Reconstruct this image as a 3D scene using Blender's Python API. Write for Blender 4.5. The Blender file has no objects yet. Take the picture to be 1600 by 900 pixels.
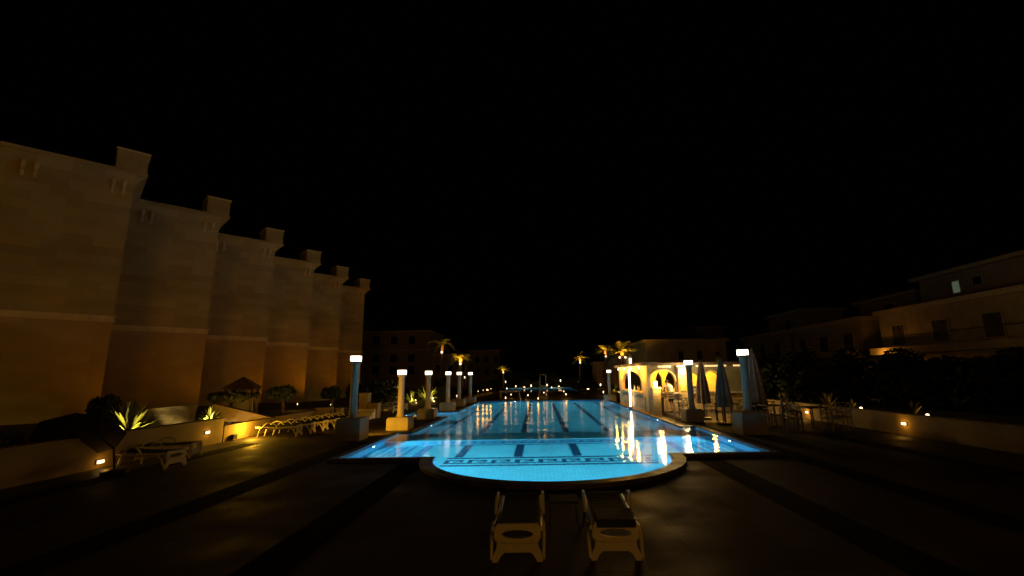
import bpy, bmesh, math, random
from mathutils import Vector, Matrix
from mathutils.geometry import tessellate_polygon

S = bpy.context.scene
COL = S.collection
R = random.Random(7)
PI = math.pi

# ------------------------------------------------------------------ camera
FPX, CXP, CYP, EYE = 714.0, 838.0, 450.0, 2.1
PITCH, ROLL = math.atan(136 / 714.0), 0.016
_F = Vector((0, math.cos(PITCH), math.sin(PITCH)))
_U0 = Vector((0, -math.sin(PITCH), math.cos(PITCH)))
_R0 = Vector((1, 0, 0))
_R = _R0 * math.cos(ROLL) - _U0 * math.sin(ROLL)
_U = _R0 * math.sin(ROLL) + _U0 * math.cos(ROLL)
EYEP = Vector((0, 0, EYE))
cam = bpy.data.cameras.new('camera')
camo = bpy.data.objects.new('camera', cam)
COL.objects.link(camo)
M = Matrix((_R, _U, -_F)).transposed().to_4x4()
M.translation = EYEP
camo.matrix_world = M
cam.sensor_width = 36.0
cam.lens = FPX / 1600 * 36
cam.shift_x = (800 - CXP) / 1600
cam.clip_end = 600
S.camera = camo

# ------------------------------------------------------------------ night sky, exposure
W = bpy.data.worlds.new('World')
S.world = W
W.use_nodes = True
_bg = W.node_tree.nodes['Background']
_bg.inputs[0].default_value = (1.0, 0.62, 0.38, 1)
_bg.inputs[1].default_value = 0.00022
S.view_settings.view_transform = 'Standard'
S.view_settings.look = 'None'
S.view_settings.exposure = 0.0
S.view_settings.gamma = 1.0
S.cycles.max_bounces = 8
S.cycles.diffuse_bounces = 3
S.cycles.glossy_bounces = 3
S.cycles.transparent_max_bounces = 12
S.cycles.sample_clamp_indirect = 2.0
S.cycles.use_denoising = True
S.cycles.caustics_reflective = False
S.cycles.caustics_refractive = True

AMBER = (1.0, 0.42, 0.045)
GOLD = (1.0, 0.45, 0.035)
WARM = (1.0, 0.72, 0.42)

def ray(x, y):
    return _R * ((x - CXP) / FPX) - _U * ((y - CYP) / FPX) + _F
def at_z(x, y, z=0.0):
    d = ray(x, y); return EYEP + d * ((z - EYE) / d.z)
def at_y(x, y, Y):
    d = ray(x, y); return EYEP + d * (Y / d.y)

# ------------------------------------------------------------------ materials
def mat(name, col, rough=0.7, var=0.18, scale=6.0, bump=0.0, bscale=40.0, metal=0.0, emit=None, estr=0.0, spec=0.5, sample=True, col2=None, contrast=None):
    m = bpy.data.materials.new(name); m.use_nodes = True
    nt = m.node_tree; b = nt.nodes['Principled BSDF']
    b.inputs['Roughness'].default_value = rough
    b.inputs['Metallic'].default_value = metal
    b.inputs['Specular IOR Level'].default_value = spec
    tc = nt.nodes.new('ShaderNodeTexCoord')
    n = nt.nodes.new('ShaderNodeTexNoise'); n.inputs['Scale'].default_value = scale; n.inputs['Detail'].default_value = 6
    nt.links.new(tc.outputs['Object'], n.inputs['Vector'])
    cr = nt.nodes.new('ShaderNodeValToRGB')
    c2 = col2 or tuple(c * (1 - var * 1.6) for c in col)
    c1 = col if col2 else tuple(min(1, c * (1 + var)) for c in col)
    cr.color_ramp.elements[0].color = (*c2, 1); cr.color_ramp.elements[0].position = 0.3
    cr.color_ramp.elements[1].color = (*c1, 1); cr.color_ramp.elements[1].position = 0.7
    if contrast: cr.color_ramp.elements[0].position, cr.color_ramp.elements[1].position = contrast
    nt.links.new(n.outputs['Fac'], cr.inputs[0]); nt.links.new(cr.outputs[0], b.inputs['Base Color'])
    if bump:
        n2 = nt.nodes.new('ShaderNodeTexNoise'); n2.inputs['Scale'].default_value = bscale; n2.inputs['Detail'].default_value = 8
        nt.links.new(tc.outputs['Object'], n2.inputs['Vector'])
        bp = nt.nodes.new('ShaderNodeBump'); bp.inputs['Strength'].default_value = bump; bp.inputs['Distance'].default_value = 0.02
        nt.links.new(n2.outputs['Fac'], bp.inputs['Height']); nt.links.new(bp.outputs[0], b.inputs['Normal'])
    if emit:
        b.inputs['Emission Color'].default_value = (*emit, 1); b.inputs['Emission Strength'].default_value = estr
        if not sample: m.cycles.emission_sampling = 'NONE'
    return m

def tiled(name, col, mortar, sx, sy, rough=0.5, bump=0.3, noise=0.25, axis='XY', msize=0.02, nscale=2.0, offset=0.5, rvar=0.0, spec=0.4):
    """stone or tile courses with mortar joints, tone changes from piece to piece and broad stains"""
    m = bpy.data.materials.new(name); m.use_nodes = True
    nt = m.node_tree; b = nt.nodes['Principled BSDF']; b.inputs['Roughness'].default_value = rough
    tc = nt.nodes.new('ShaderNodeTexCoord')
    mp = nt.nodes.new('ShaderNodeMapping')
    if axis == 'XZ': mp.inputs['Rotation'].default_value = (PI / 2, 0, 0)
    if axis == 'YZ':
        sp = nt.nodes.new('ShaderNodeSeparateXYZ'); cb = nt.nodes.new('ShaderNodeCombineXYZ')
        nt.links.new(tc.outputs['Object'], sp.inputs[0])
        nt.links.new(sp.outputs[1], cb.inputs[0]); nt.links.new(sp.outputs[2], cb.inputs[1])
        nt.links.new(cb.outputs[0], mp.inputs[0])
    else:
        nt.links.new(tc.outputs['Object'], mp.inputs[0])
    br = nt.nodes.new('ShaderNodeTexBrick')
    br.offset = offset
    br.inputs['Scale'].default_value = 1.0
    br.inputs['Brick Width'].default_value = sx; br.inputs['Row Height'].default_value = sy
    br.inputs['Mortar Size'].default_value = msize * min(sx, sy); br.inputs['Mortar Smooth'].default_value = 0.2
    br.inputs['Color1'].default_value = (*col, 1)
    br.inputs['Color2'].default_value = (*[c * (1 - noise) for c in col], 1)
    br.inputs['Mortar'].default_value = (*mortar, 1)
    nt.links.new(mp.outputs[0], br.inputs['Vector'])
    n = nt.nodes.new('ShaderNodeTexNoise'); n.inputs['Scale'].default_value = nscale; n.inputs['Detail'].default_value = 7
    nt.links.new(tc.outputs['Object'], n.inputs['Vector'])
    cr = nt.nodes.new('ShaderNodeMapRange'); cr.inputs[1].default_value = 0.3; cr.inputs[2].default_value = 0.7
    cr.inputs[3].default_value = 1 - noise * 1.3; cr.inputs[4].default_value = 1.0
    nt.links.new(n.outputs['Fac'], cr.inputs[0])
    mx = nt.nodes.new('ShaderNodeVectorMath'); mx.operation = 'SCALE'
    nt.links.new(br.outputs['Color'], mx.inputs[0]); nt.links.new(cr.outputs[0], mx.inputs['Scale'])
    nt.links.new(mx.outputs[0], b.inputs['Base Color'])
    if rvar:
        rr = nt.nodes.new('ShaderNodeMapRange'); rr.inputs[1].default_value = 0.3; rr.inputs[2].default_value = 0.7
        rr.inputs[3].default_value = rough - rvar; rr.inputs[4].default_value = rough + rvar
        nt.links.new(n.outputs['Fac'], rr.inputs[0]); nt.links.new(rr.outputs[0], b.inputs['Roughness'])
    b.inputs['Specular IOR Level'].default_value = spec
    bp = nt.nodes.new('ShaderNodeBump'); bp.inputs['Strength'].default_value = bump; bp.inputs['Distance'].default_value = 0.01
    ad = nt.nodes.new('ShaderNodeMath'); ad.operation = 'SUBTRACT'
    n3 = nt.nodes.new('ShaderNodeTexNoise'); n3.inputs['Scale'].default_value = 25; n3.inputs['Detail'].default_value = 6
    nt.links.new(tc.outputs['Object'], n3.inputs['Vector'])
    nt.links.new(n3.outputs['Fac'], ad.inputs[0]); nt.links.new(br.outputs['Fac'], ad.inputs[1])
    nt.links.new(ad.outputs[0], bp.inputs['Height']); nt.links.new(bp.outputs[0], b.inputs['Normal'])
    return m

def glow(name, col, strength, sample=False):
    m = bpy.data.materials.new(name); m.use_nodes = True
    nt = m.node_tree; b = nt.nodes['Principled BSDF']
    b.inputs['Base Color'].default_value = (0.6, 0.6, 0.6, 1)
    b.inputs['Emission Color'].default_value = (*col, 1); b.inputs['Emission Strength'].default_value = strength
    if not sample: m.cycles.emission_sampling = 'NONE'
    return m

def leaf_mat(name, col, col2):
    m = mat(name, col, 0.55, scale=1.3, col2=col2)
    return m

MT = dict(
    deck=tiled('deck_stone', (0.085, 0.058, 0.040), (0.035, 0.025, 0.018), 0.6, 0.6, 0.70, 0.5, 0.5, nscale=0.9, offset=0.0, rvar=0.18, spec=0.25),
    band=tiled('dark_band_stone', (0.012, 0.010, 0.009), (0.008, 0.007, 0.007), 0.3, 0.3, 0.95, 0.3, 0.3, offset=0.0, spec=0.05),
    coping=tiled('coping_stone', (0.12, 0.09, 0.065), (0.05, 0.04, 0.03), 0.45, 0.45, 0.5, 0.4, 0.4, nscale=4.0, rvar=0.15),
    tile=tiled('pool_mosaic', (0.10, 0.50, 0.63), (0.25, 0.60, 0.68), 0.1, 0.1, 0.45, 0.05, 0.12, msize=0.05, nscale=1.2, offset=0.0),
    tile_side=tiled('pool_wall_mosaic', (0.11, 0.42, 0.70), (0.25, 0.55, 0.7), 0.1, 0.1, 0.45, 0.05, 0.12, axis='XZ', msize=0.05, nscale=1.2, offset=0.0),
    ledgeface=tiled('pool_teal_mosaic', (0.02, 0.13, 0.20), (0.05, 0.2, 0.28), 0.1, 0.1, 0.45, 0.05, 0.2, axis='XZ', msize=0.04, offset=0.0),  # shade on the upright ledge face put into a darker tile colour
    inlay=tiled('pool_navy_mosaic', (0.006, 0.045, 0.10), (0.02, 0.08, 0.15), 0.1, 0.1, 0.45, 0.05, 0.2, msize=0.04, offset=0.0),
    sand=tiled('sandstone_render', (0.42, 0.33, 0.17), (0.36, 0.28, 0.14), 1.1, 0.42, 0.85, 0.5, 0.24, axis='XZ', msize=0.02, nscale=0.35),
    sandlow=tiled('ochre_render', (0.38, 0.275, 0.14), (0.3, 0.2, 0.1), 1.1, 0.42, 0.85, 0.35, 0.15, axis='XZ', msize=0.012, nscale=0.5),
    sandtrim=mat('sandstone_trim', (0.50, 0.40, 0.26), 0.8, 0.1, 2.0, 0.2, 30),
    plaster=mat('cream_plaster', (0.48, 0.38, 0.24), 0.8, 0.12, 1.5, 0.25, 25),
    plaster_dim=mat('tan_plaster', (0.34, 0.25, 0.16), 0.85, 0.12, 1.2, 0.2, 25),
    window=mat('dark_window_glass', (0.02, 0.02, 0.022), 0.12, 0.1, 3),
    shade=mat('dark_recess_paint', (0.05, 0.035, 0.02), 0.8),
    column=mat('column_plaster', (0.46, 0.39, 0.29), 0.75, 0.1, 5, 0.2, 60),
    box=tiled('pedestal_stone', (0.42, 0.38, 0.30), (0.3, 0.26, 0.2), 0.45, 0.35, 0.75, 0.3, 0.15, axis='XZ', msize=0.015, nscale=3),
    gardenwall=mat('garden_wall_plaster', (0.28, 0.205, 0.105), 0.8, 0.14, 1.6, 0.3, 30),
    soil=mat('garden_soil', (0.045, 0.04, 0.022), 0.95, 0.4, 2.5, 0.8, 12),
    leaf=leaf_mat('dark_leaf', (0.04, 0.055, 0.02), (0.015, 0.022, 0.008)),
    yleaf=leaf_mat('yucca_leaf', (0.22, 0.21, 0.04), (0.10, 0.11, 0.02)),
    palmleaf=leaf_mat('palm_leaf', (0.16, 0.17, 0.06), (0.08, 0.10, 0.03)),
    bark=mat('palm_bark', (0.16, 0.10, 0.06), 0.9, 0.4, 9, 0.8, 20),
    plastic=mat('white_plastic', (0.62, 0.56, 0.46), 0.38, 0.08, 8),
    darkfab=mat('black_sling_fabric', (0.012, 0.014, 0.022), 0.8, 0.2, 30, 0.3, 120),
    darkwood=mat('dark_wood', (0.05, 0.035, 0.025), 0.6, 0.3, 10, 0.2, 50),
    greywood=mat('grey_painted_wood', (0.20, 0.19, 0.18), 0.6, 0.2, 10),
    whitewood=mat('white_painted_wood', (0.6, 0.55, 0.48), 0.6, 0.1, 10),
    canvas=mat('grey_canvas', (0.26, 0.19, 0.13), 0.85, 0.18, 5, 0.4, 20),
    browncanvas=mat('brown_canvas', (0.03, 0.022, 0.015), 0.9, 0.2, 5, 0.3, 20),
    metal=mat('brushed_steel', (0.5, 0.5, 0.5), 0.3, 0.1, 10, metal=1.0),
    blackmetal=mat('black_metal', (0.02, 0.02, 0.02), 0.4),
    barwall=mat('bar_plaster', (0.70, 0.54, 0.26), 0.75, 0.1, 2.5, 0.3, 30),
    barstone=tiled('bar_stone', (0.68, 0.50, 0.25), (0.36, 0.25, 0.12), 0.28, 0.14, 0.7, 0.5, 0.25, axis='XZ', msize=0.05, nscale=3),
    bardark=mat('bar_outer_plaster', (0.17, 0.155, 0.10), 0.8, 0.15, 2),  # unlit outer side of the bar put in as darker plaster
    roof=mat('flat_roof', (0.12, 0.09, 0.07), 0.8),
    bottle=mat('brown_glass', (0.08, 0.03, 0.01), 0.15, 0.2, 10),
    skin=mat('skin', (0.45, 0.26, 0.16), 0.55, 0.08, 20),
    shirt=mat('white_shirt', (0.75, 0.72, 0.66), 0.85, 0.08, 20),
    shorts=mat('dark_shorts', (0.03, 0.018, 0.02), 0.85, 0.1, 20),
    hair=mat('dark_hair', (0.02, 0.015, 0.01), 0.6, 0.1, 50),
    terra=mat('terracotta', (0.35, 0.12, 0.05), 0.7, 0.15, 8),
    thatch=mat('brown_thatch', (0.16, 0.10, 0.06), 0.9, 0.3, 8, 0.6, 30),
    lamp=glow('post_lamp_glass', (1.0, 0.80, 0.62), 5.0, True),
    bulb=glow('warm_bulb', (1.0, 0.72, 0.45), 3.0),
    bulb_lit=glow('amber_bulb', (1.0, 0.5, 0.22), 9.0),
    poolbulb=glow('pool_lamp_glass', (0.75, 0.95, 1.0), 10.0),
    tube=glow('tube_lamp', (1.0, 0.86, 0.62), 7.0),
    globe=glow('globe_lamp_glass', (1.0, 0.92, 0.82), 14.0, True),
    greenwin=glow('lit_curtained_window', (0.55, 0.75, 0.50), 0.09),
    whitewin=glow('lit_wall_lamp', (1.0, 0.85, 0.6), 3.0),
    strip=glow('eave_strip_lamp', (1.0, 0.62, 0.25), 1.0),
    eave=mat('pale_eave_plaster', (0.75, 0.58, 0.40), 0.8),
    curtain=mat('curtained_window_glass', (0.12, 0.10, 0.07), 0.25, 0.4, 2.0),
    rim=mat('lamp_trim', (0.3, 0.28, 0.24), 0.6),
)

# ------------------------------------------------------------------ mesh builder
class MB:
    def __init__(s): s.v = []; s.f = []
    def add(s, vs, fs, m=None):
        o = len(s.v)
        for p in vs:
            p = Vector(p); s.v.append(m @ p if m else p)
        s.f += [tuple(i + o for i in q) for q in fs]
        return s
    def box(s, x0, x1, y0, y1, z0, z1, m=None, top=0.0, bot=0.0):
        """box; top/bot grow or shrink that end by so much on every side"""
        a, b = bot, top
        vs = [(x0 - a, y0 - a, z0), (x1 + a, y0 - a, z0), (x1 + a, y1 + a, z0), (x0 - a, y1 + a, z0),
              (x0 - b, y0 - b, z1), (x1 + b, y0 - b, z1), (x1 + b, y1 + b, z1), (x0 - b, y1 + b, z1)]
        return s.add(vs, [(3, 2, 1, 0), (4, 5, 6, 7), (0, 1, 5, 4), (1, 2, 6, 5), (2, 3, 7, 6), (3, 0, 4, 7)], m)
    def tube(s, path, r, n=8, m=None, cap=True):
        path = [Vector(p) for p in path]
        rs = r if isinstance(r, (list, tuple)) else [r] * len(path)
        vs = []; fs = []
        up = Vector((0, 0, 1))
        for i, p in enumerate(path):
            t = (path[min(i + 1, len(path) - 1)] - path[max(i - 1, 0)]).normalized()
            a = t.cross(up if abs(t.z) < 0.9 else Vector((1, 0, 0))).normalized(); b = t.cross(a)
            for k in range(n):
                w = 2 * PI * k / n
                vs.append(p + (a * math.cos(w) + b * math.sin(w)) * rs[i])
        for i in range(len(path) - 1):
            for k in range(n):
                k2 = (k + 1) % n
                fs.append((i * n + k, i * n + k2, (i + 1) * n + k2, (i + 1) * n + k))
        if cap:
            fs.append(tuple(range(n))[::-1]); fs.append(tuple((len(path) - 1) * n + k for k in range(n)))
        return s.add(vs, fs, m)
    def lathe(s, prof, n=16, m=None, wob=None):
        vs = []; fs = []
        for i, (r, z) in enumerate(prof):
            for k in range(n):
                w = 2 * PI * k / n
                q = r * (wob(w, z) if wob else 1)
                vs.append((q * math.cos(w), q * math.sin(w), z))
        for i in range(len(prof) - 1):
            for k in range(n):
                k2 = (k + 1) % n
                fs.append((i * n + k, i * n + k2, (i + 1) * n + k2, (i + 1) * n + k))
        fs.append(tuple(range(n))[::-1]); fs.append(tuple((len(prof) - 1) * n + k for k in range(n)))
        return s.add(vs, fs, m)
    def prism(s, outline, holes, t0, t1, fn):
        """outline and holes in 2D, extruded from t0 to t1; fn(a, b, t) gives the 3D point"""
        loops = [outline] + list(holes)
        flat = [p for l in loops for p in l]
        tris = tessellate_polygon([[Vector((a, b, 0)) for a, b in l] for l in loops])
        n = len(flat)
        vs = [fn(a, b, t0) for a, b in flat] + [fn(a, b, t1) for a, b in flat]
        fs = [tuple(t) for t in tris] + [tuple(n + i for i in reversed(t)) for t in tris]
        o = 0
        for l in loops:
            k = len(l)
            for i in range(k):
                j = (i + 1) % k
                fs.append((o + i, o + j, n + o + j, n + o + i))
            o += k
        return s.add(vs, fs)
    def build(s, name, m, parent=None, smooth=False, bevel=0.0, loc=None):
        me = bpy.data.meshes.new(name)
        me.from_pydata([tuple(v) for v in s.v], [], s.f)
        bm = bmesh.new(); bm.from_mesh(me)
        bmesh.ops.recalc_face_normals(bm, faces=bm.faces); bm.to_mesh(me); bm.free()
        me.materials.append(m)
        if smooth:
            for p in me.polygons: p.use_smooth = True
        o = bpy.data.objects.new(name, me); COL.objects.link(o)
        if parent: o.parent = parent
        if loc: o.location = loc
        if smooth:
            me.set_sharp_from_angle(angle=math.radians(40))
        if bevel:
            b = o.modifiers.new('bevel', 'BEVEL'); b.width = bevel; b.segments = 2; b.limit_method = 'ANGLE'
        return o

def tag(o, label=None, cat=None, group=None, kind=None):
    if label: o['label'] = label
    if cat: o['category'] = cat
    if group: o['group'] = group
    if kind: o['kind'] = kind
    return o
def thing(name, label, cat, loc=(0, 0, 0), rz=0.0, group=None):
    o = bpy.data.objects.new(name, None); COL.objects.link(o)
    o.location = loc; o.rotation_euler = (0, 0, rz); o.empty_display_size = 0.2
    return tag(o, label, cat, group)
KIDS = {}
def copy_tree(o, parent=None):
    c = o.copy(); COL.objects.link(c)
    if parent: c.parent = parent
    for ch in list(o.children): copy_tree(ch, c)
    return c
def place(proto, used, loc, rz, label, group=None, scale=None):
    o = proto if not used else copy_tree(proto)
    o.location = loc; o.rotation_euler = (0, 0, rz); o['label'] = label
    if group: o['group'] = group
    if scale: o.scale = (scale,) * 3
    return o
def struct(name, mb, m, **k):
    return tag(mb.build(name, m, **k), kind='structure')
def lamp(name, kind, loc, energy, col, parent=None, radius=0.05, aim=None, spot=None, blend=0.6, size=None):
    l = bpy.data.lights.new(name, kind); l.energy = energy; l.color = col
    if kind in ('POINT', 'SPOT'): l.shadow_soft_size = radius
    if kind == 'SPOT': l.spot_size = math.radians(spot or 90); l.spot_blend = blend
    if kind == 'AREA': l.shape = 'RECTANGLE'; l.size, l.size_y = size
    o = bpy.data.objects.new(name, l); COL.objects.link(o)
    o.location = loc
    if aim is not None:
        o.rotation_euler = (Vector(aim) - Vector(loc)).to_track_quat('-Z', 'Y').to_euler()
    if parent: o.parent = parent
    return o

# ------------------------------------------------------------------ pool outline
ZC, ZW = 0.085, 0.05       # coping top, water level
ARC_C, ARC_R = (0.325, 12.35), 2.99
arc = [(ARC_C[0] + ARC_R * math.cos(a), ARC_C[1] + ARC_R * math.sin(a)) for a in [PI + PI * i / 28 for i in range(29)]]
outline = arc + [(5.95, 12.35), (6.0, 18.2), (5.45, 18.2), (5.45, 38.0), (-4.7, 38.0), (-4.7, 27.7), (-7.3, 27.7),
                 (-7.3, 24.4), (-4.7, 24.4), (-4.7, 17.7), (-5.2, 17.7), (-5.15, 12.35)]
def offset(poly, ws):
    n = len(poly); out = []
    for i in range(n):
        p0, p1, p2 = Vector(poly[i - 1]), Vector(poly[i]), Vector(poly[(i + 1) % n])
        d1 = (p1 - p0).normalized(); d2 = (p2 - p1).normalized()
        n1 = Vector((d1.y, -d1.x)); n2 = Vector((d2.y, -d2.x))
        w1, w2 = ws[i - 1], ws[i]
        a = p1 + n1 * w1; b = p1 + n2 * w2
        cr = d1.x * d2.y - d1.y * d2.x
        if abs(cr) < 0.02: out.append(tuple(p1 + (n1 * w1 + n2 * w2) / 2)); continue
        t = ((b.x - a.x) * d2.y - (b.y - a.y) * d2.x) / cr
        out.append(tuple(a + d1 * t))
    return out
ws = [0.32] * 28 + [0.22] * (len(outline) - 28)
outer = offset(outline, ws)

# deck, one sheet with the pool cut out, reaching far
far_pool = [(-4.6, 60), (5.2, 60), (5.2, 78), (-4.6, 78)]
mb = MB(); lp = [[(-260, -60), (260, -60), (260, 420), (-260, 420)], outer, far_pool]
tris = tessellate_polygon([[Vector((a, b, 0)) for a, b in l] for l in lp])
mb.add([(a, b, 0) for l in lp for a, b in l], [tuple(t) for t in tris])
struct('ground', mb, MT['deck'])
# coping: raised ring of stone
mb = MB(); mb.prism(outer, [outline], -0.3, ZC, lambda a, b, t: (a, b, t))
struct('pool_coping', mb, MT['coping'], bevel=0.012)
# dark paving bands running with the pool
mb = MB()
for x, w, y0, y1 in [(4.15, .62, -3, 11.9), (6.45, .6, -3, 40), (-3.1, .62, -3, 11.9), (-5.9, .6, -3, 15.9), (-9.6, .6, -3, 16.0), (9.6, .55, -3, 16)]:
    mb.add([(x - w / 2, y0, .004), (x + w / 2, y0, .004), (x + w / 2, y1, .004), (x - w / 2, y1, .004)], [(0, 1, 2, 3)])
struct('paving_bands', mb, MT['band'])

# pool basin walls and floors
ZF, ZM, ZA = -1.2, -1.5, -1.2
def ring_wall(name, pts, z0, z1, closed=True):
    mb = MB(); n = len(pts)
    for i in range(n if closed else n - 1):
        a, b = pts[i], pts[(i + 1) % n]
        mb.add([(a[0], a[1], z0), (b[0], b[1], z0), (b[0], b[1], z1), (a[0], a[1], z1)], [(0, 1, 2, 3)])
    return struct(name, mb, MT['tile_side'])
ring_wall('pool_wall', outline, -1.6, ZC - 0.004)
mb = MB()
mb.add([(-5.2, 12.35, ZF), (6.0, 12.35, ZF), (6.0, 17.7, ZF), (-5.2, 17.7, ZF)], [(0, 1, 2, 3)])
mb.add([(-7.3, 17.7, ZM), (6.0, 17.7, ZM), (6.0, 38, ZM), (-7.3, 38, ZM)], [(0, 1, 2, 3)])
k = [(a, b, ZA) for a, b in arc]
mb.add(k, [tuple(range(len(k)))])
struct('pool_floor', mb, MT['tile'])
mb = MB(); mb.box(-5.3, 6.1, 16.0, 17.75, -1.6, -0.36)
struct('pool_ledge', mb, MT['tile'], bevel=0.02)
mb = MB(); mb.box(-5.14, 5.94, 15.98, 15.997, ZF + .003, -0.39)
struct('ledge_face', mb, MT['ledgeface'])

# navy inlays: lanes and key border
mb = MB()
def flat(x0, x1, y0, y1, z): mb.add([(x0, y0, z), (x1, y0, z), (x1, y1, z), (x0, y1, z)], [(0, 1, 2, 3)])
zi = ZF + 0.005
for x in (-2.3, -0.6, 1.1, 2.8, 4.4): flat(x - .12, x + .12, 18.6, 36.8, ZM + .005)
flat(-4.05, -3.85, 18.6, 36.8, ZM + .005)
for x in (-2.3, -0.6, 1.1, 2.8): flat(x - .125, x + .125, 13.7, 15.8, zi)
flat(-3.7, -3.45, 12.9, 15.8, zi); flat(4.15, 4.4, 12.9, 15.8, zi); flat(-3.4, 4.1, 15.75, 15.87, zi)
struct('lane_lines', mb, MT['inlay'])
mb = MB()
def key_run(p0, dx, dy, length, depth, period):
    """greek key running from p0 along (dx,dy), the band lying to its left"""
    ux, uy = dx, dy; vx, vy = -dy, dx
    def r(a0, a1, b0, b1, dz=0.0):
        P = [(a0, b0), (a1, b0), (a1, b1), (a0, b1)]
        mb.add([(p0[0] + ux * a + vx * b, p0[1] + uy * a + vy * b, zi + dz) for a, b in P], [(0, 1, 2, 3)])
    t = depth * 0.15
    r(0, length, 0, t); r(0, length, depth - t, depth)
    n = int(length / period)
    g = depth * 0.13
    w = period * .2
    lo, hi = t + g, depth - t - g
    s_ = (length - n * period) / 2
    for i in range(n):
        a = s_ + i * period
        r(a, a + w, lo, hi)
        r(a + w, a + period * .80, hi - w * .9, hi)
        r(a + period * .63, a + period * .80, lo + (hi - lo) * .40, hi - w * .9)
        r(a + period * .38, a + period * .63, lo + (hi - lo) * .40, lo + (hi - lo) * .40 + w * .9)
        r(a + w, a + period, lo, lo + w * .9)
key_run((-2.6, 12.5), 1, 0, 5.8, 1.15, 0.64)
key_run((-3.95, 12.5), 0, 1, 3.3, 0.95, 0.6)
key_run((5.75, 12.5), 0, 1, 3.3, 0.95, 0.6)
for i in range(13):                                   # key on the upright face of the ledge
    x = -3.9 + i * .66
    for a0, a1, b0, b1 in ((0, .1, -1.08, -.65), (.1, .5, -.73, -.65), (.4, .5, -.9, -.73), (.25, .4, -.9, -.83), (.1, .66, -1.08, -1.0)):
        mb.add([(x + a0, 15.975, b0), (x + a1, 15.975, b0), (x + a1, 15.975, b1), (x + a0, 15.975, b1)], [(0, 1, 2, 3)])
struct('key_border', mb, MT['inlay'])

# water sheets: clear surface that lets the pool lamps through and mirrors the night
def water_mat():
    m = bpy.data.materials.new('pool_water'); m.use_nodes = True
    nt = m.node_tree; nt.nodes.clear()
    out = nt.nodes.new('ShaderNodeOutputMaterial')
    tr = nt.nodes.new('ShaderNodeBsdfRefraction'); tr.inputs['Color'].default_value = (0.85, 0.97, 1.0, 1); tr.inputs['Roughness'].default_value = 0.0; tr.inputs['IOR'].default_value = 1.33
    gl = nt.nodes.new('ShaderNodeBsdfGlossy'); gl.inputs['Roughness'].default_value = 0.015
    fr = nt.nodes.new('ShaderNodeFresnel'); fr.inputs[0].default_value = 1.33
    mx = nt.nodes.new('ShaderNodeMixShader')
    tc = nt.nodes.new('ShaderNodeTexCoord')
    mp = nt.nodes.new('ShaderNodeMapping'); mp.inputs['Scale'].default_value = (1.0, 1.6, 1)
    n1 = nt.nodes.new('ShaderNodeTexNoise'); n1.inputs['Scale'].default_value = 9; n1.inputs['Detail'].default_value = 3; n1.inputs['Distortion'].default_value = 0.5
    n2 = nt.nodes.new('ShaderNodeTexNoise'); n2.inputs['Scale'].default_value = 0.6; n2.inputs['Detail'].default_value = 1
    nt.links.new(tc.outputs['Object'], mp.inputs[0])
    nt.links.new(mp.outputs[0], n1.inputs[0]); nt.links.new(tc.outputs['Object'], n2.inputs[0])
    mu = nt.nodes.new('ShaderNodeMapRange'); mu.inputs[1].default_value = 0.38; mu.inputs[2].default_value = 0.62
    mu.inputs[3].default_value = 0.25; mu.inputs[4].default_value = 1.0
    nt.links.new(n2.outputs['Fac'], mu.inputs[0])
    m2 = nt.nodes.new('ShaderNodeMath'); m2.operation = 'MULTIPLY'
    nt.links.new(n1.outputs['Fac'], m2.inputs[0]); nt.links.new(mu.outputs[0], m2.inputs[1])
    bp = nt.nodes.new('ShaderNodeBump'); bp.inputs['Strength'].default_value = 1.0; bp.inputs['Distance'].default_value = 0.0085
    sx = nt.nodes.new('ShaderNodeSeparateXYZ'); nt.links.new(tc.outputs['Object'], sx.inputs[0])
    calm = nt.nodes.new('ShaderNodeMapRange'); calm.interpolation_type = 'SMOOTHSTEP'
    calm.inputs[1].default_value = 13; calm.inputs[2].default_value = 20; calm.inputs[3].default_value = .45; calm.inputs[4].default_value = 1.2
    nt.links.new(sx.outputs[1], calm.inputs[0])
    m3 = nt.nodes.new('ShaderNodeMath'); m3.operation = 'MULTIPLY'
    nt.links.new(m2.outputs[0], m3.inputs[0]); nt.links.new(calm.outputs[0], m3.inputs[1])
    nt.links.new(m3.outputs[0], bp.inputs['Height'])
    nt.links.new(bp.outputs[0], gl.inputs['Normal']); nt.links.new(bp.outputs[0], tr.inputs['Normal']); nt.links.new(bp.outputs[0], fr.inputs['Normal'])
    nt.links.new(fr.outputs[0], mx.inputs[0]); nt.links.new(tr.outputs[0], mx.inputs[1]); nt.links.new(gl.outputs[0], mx.inputs[2])
    nt.links.new(mx.outputs[0], out.inputs[0])
    return m
MT['water'] = water_mat()
mb = MB()
tris = tessellate_polygon([[Vector((a, b, 0)) for a, b in outline]])
mb.add([(a, b, ZW) for a, b in outline], [tuple(t) for t in tris])
struct('pool_water', mb, MT['water'])
# far pool
mb = MB(); mb.add([(a, b, -1.2) for a, b in far_pool], [(0, 1, 2, 3)])
for i in range(4):
    a, b = far_pool[i], far_pool[(i + 1) % 4]
    mb.add([(*a, -1.2), (*b, -1.2), (*b, 0), (*a, 0)], [(0, 1, 2, 3)])
struct('far_pool_basin', mb, MT['tile'])
mb = MB(); mb.add([(a, b, -0.03) for a, b in far_pool], [(0, 1, 2, 3)]); struct('far_pool_water', mb, MT['water'])

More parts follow.
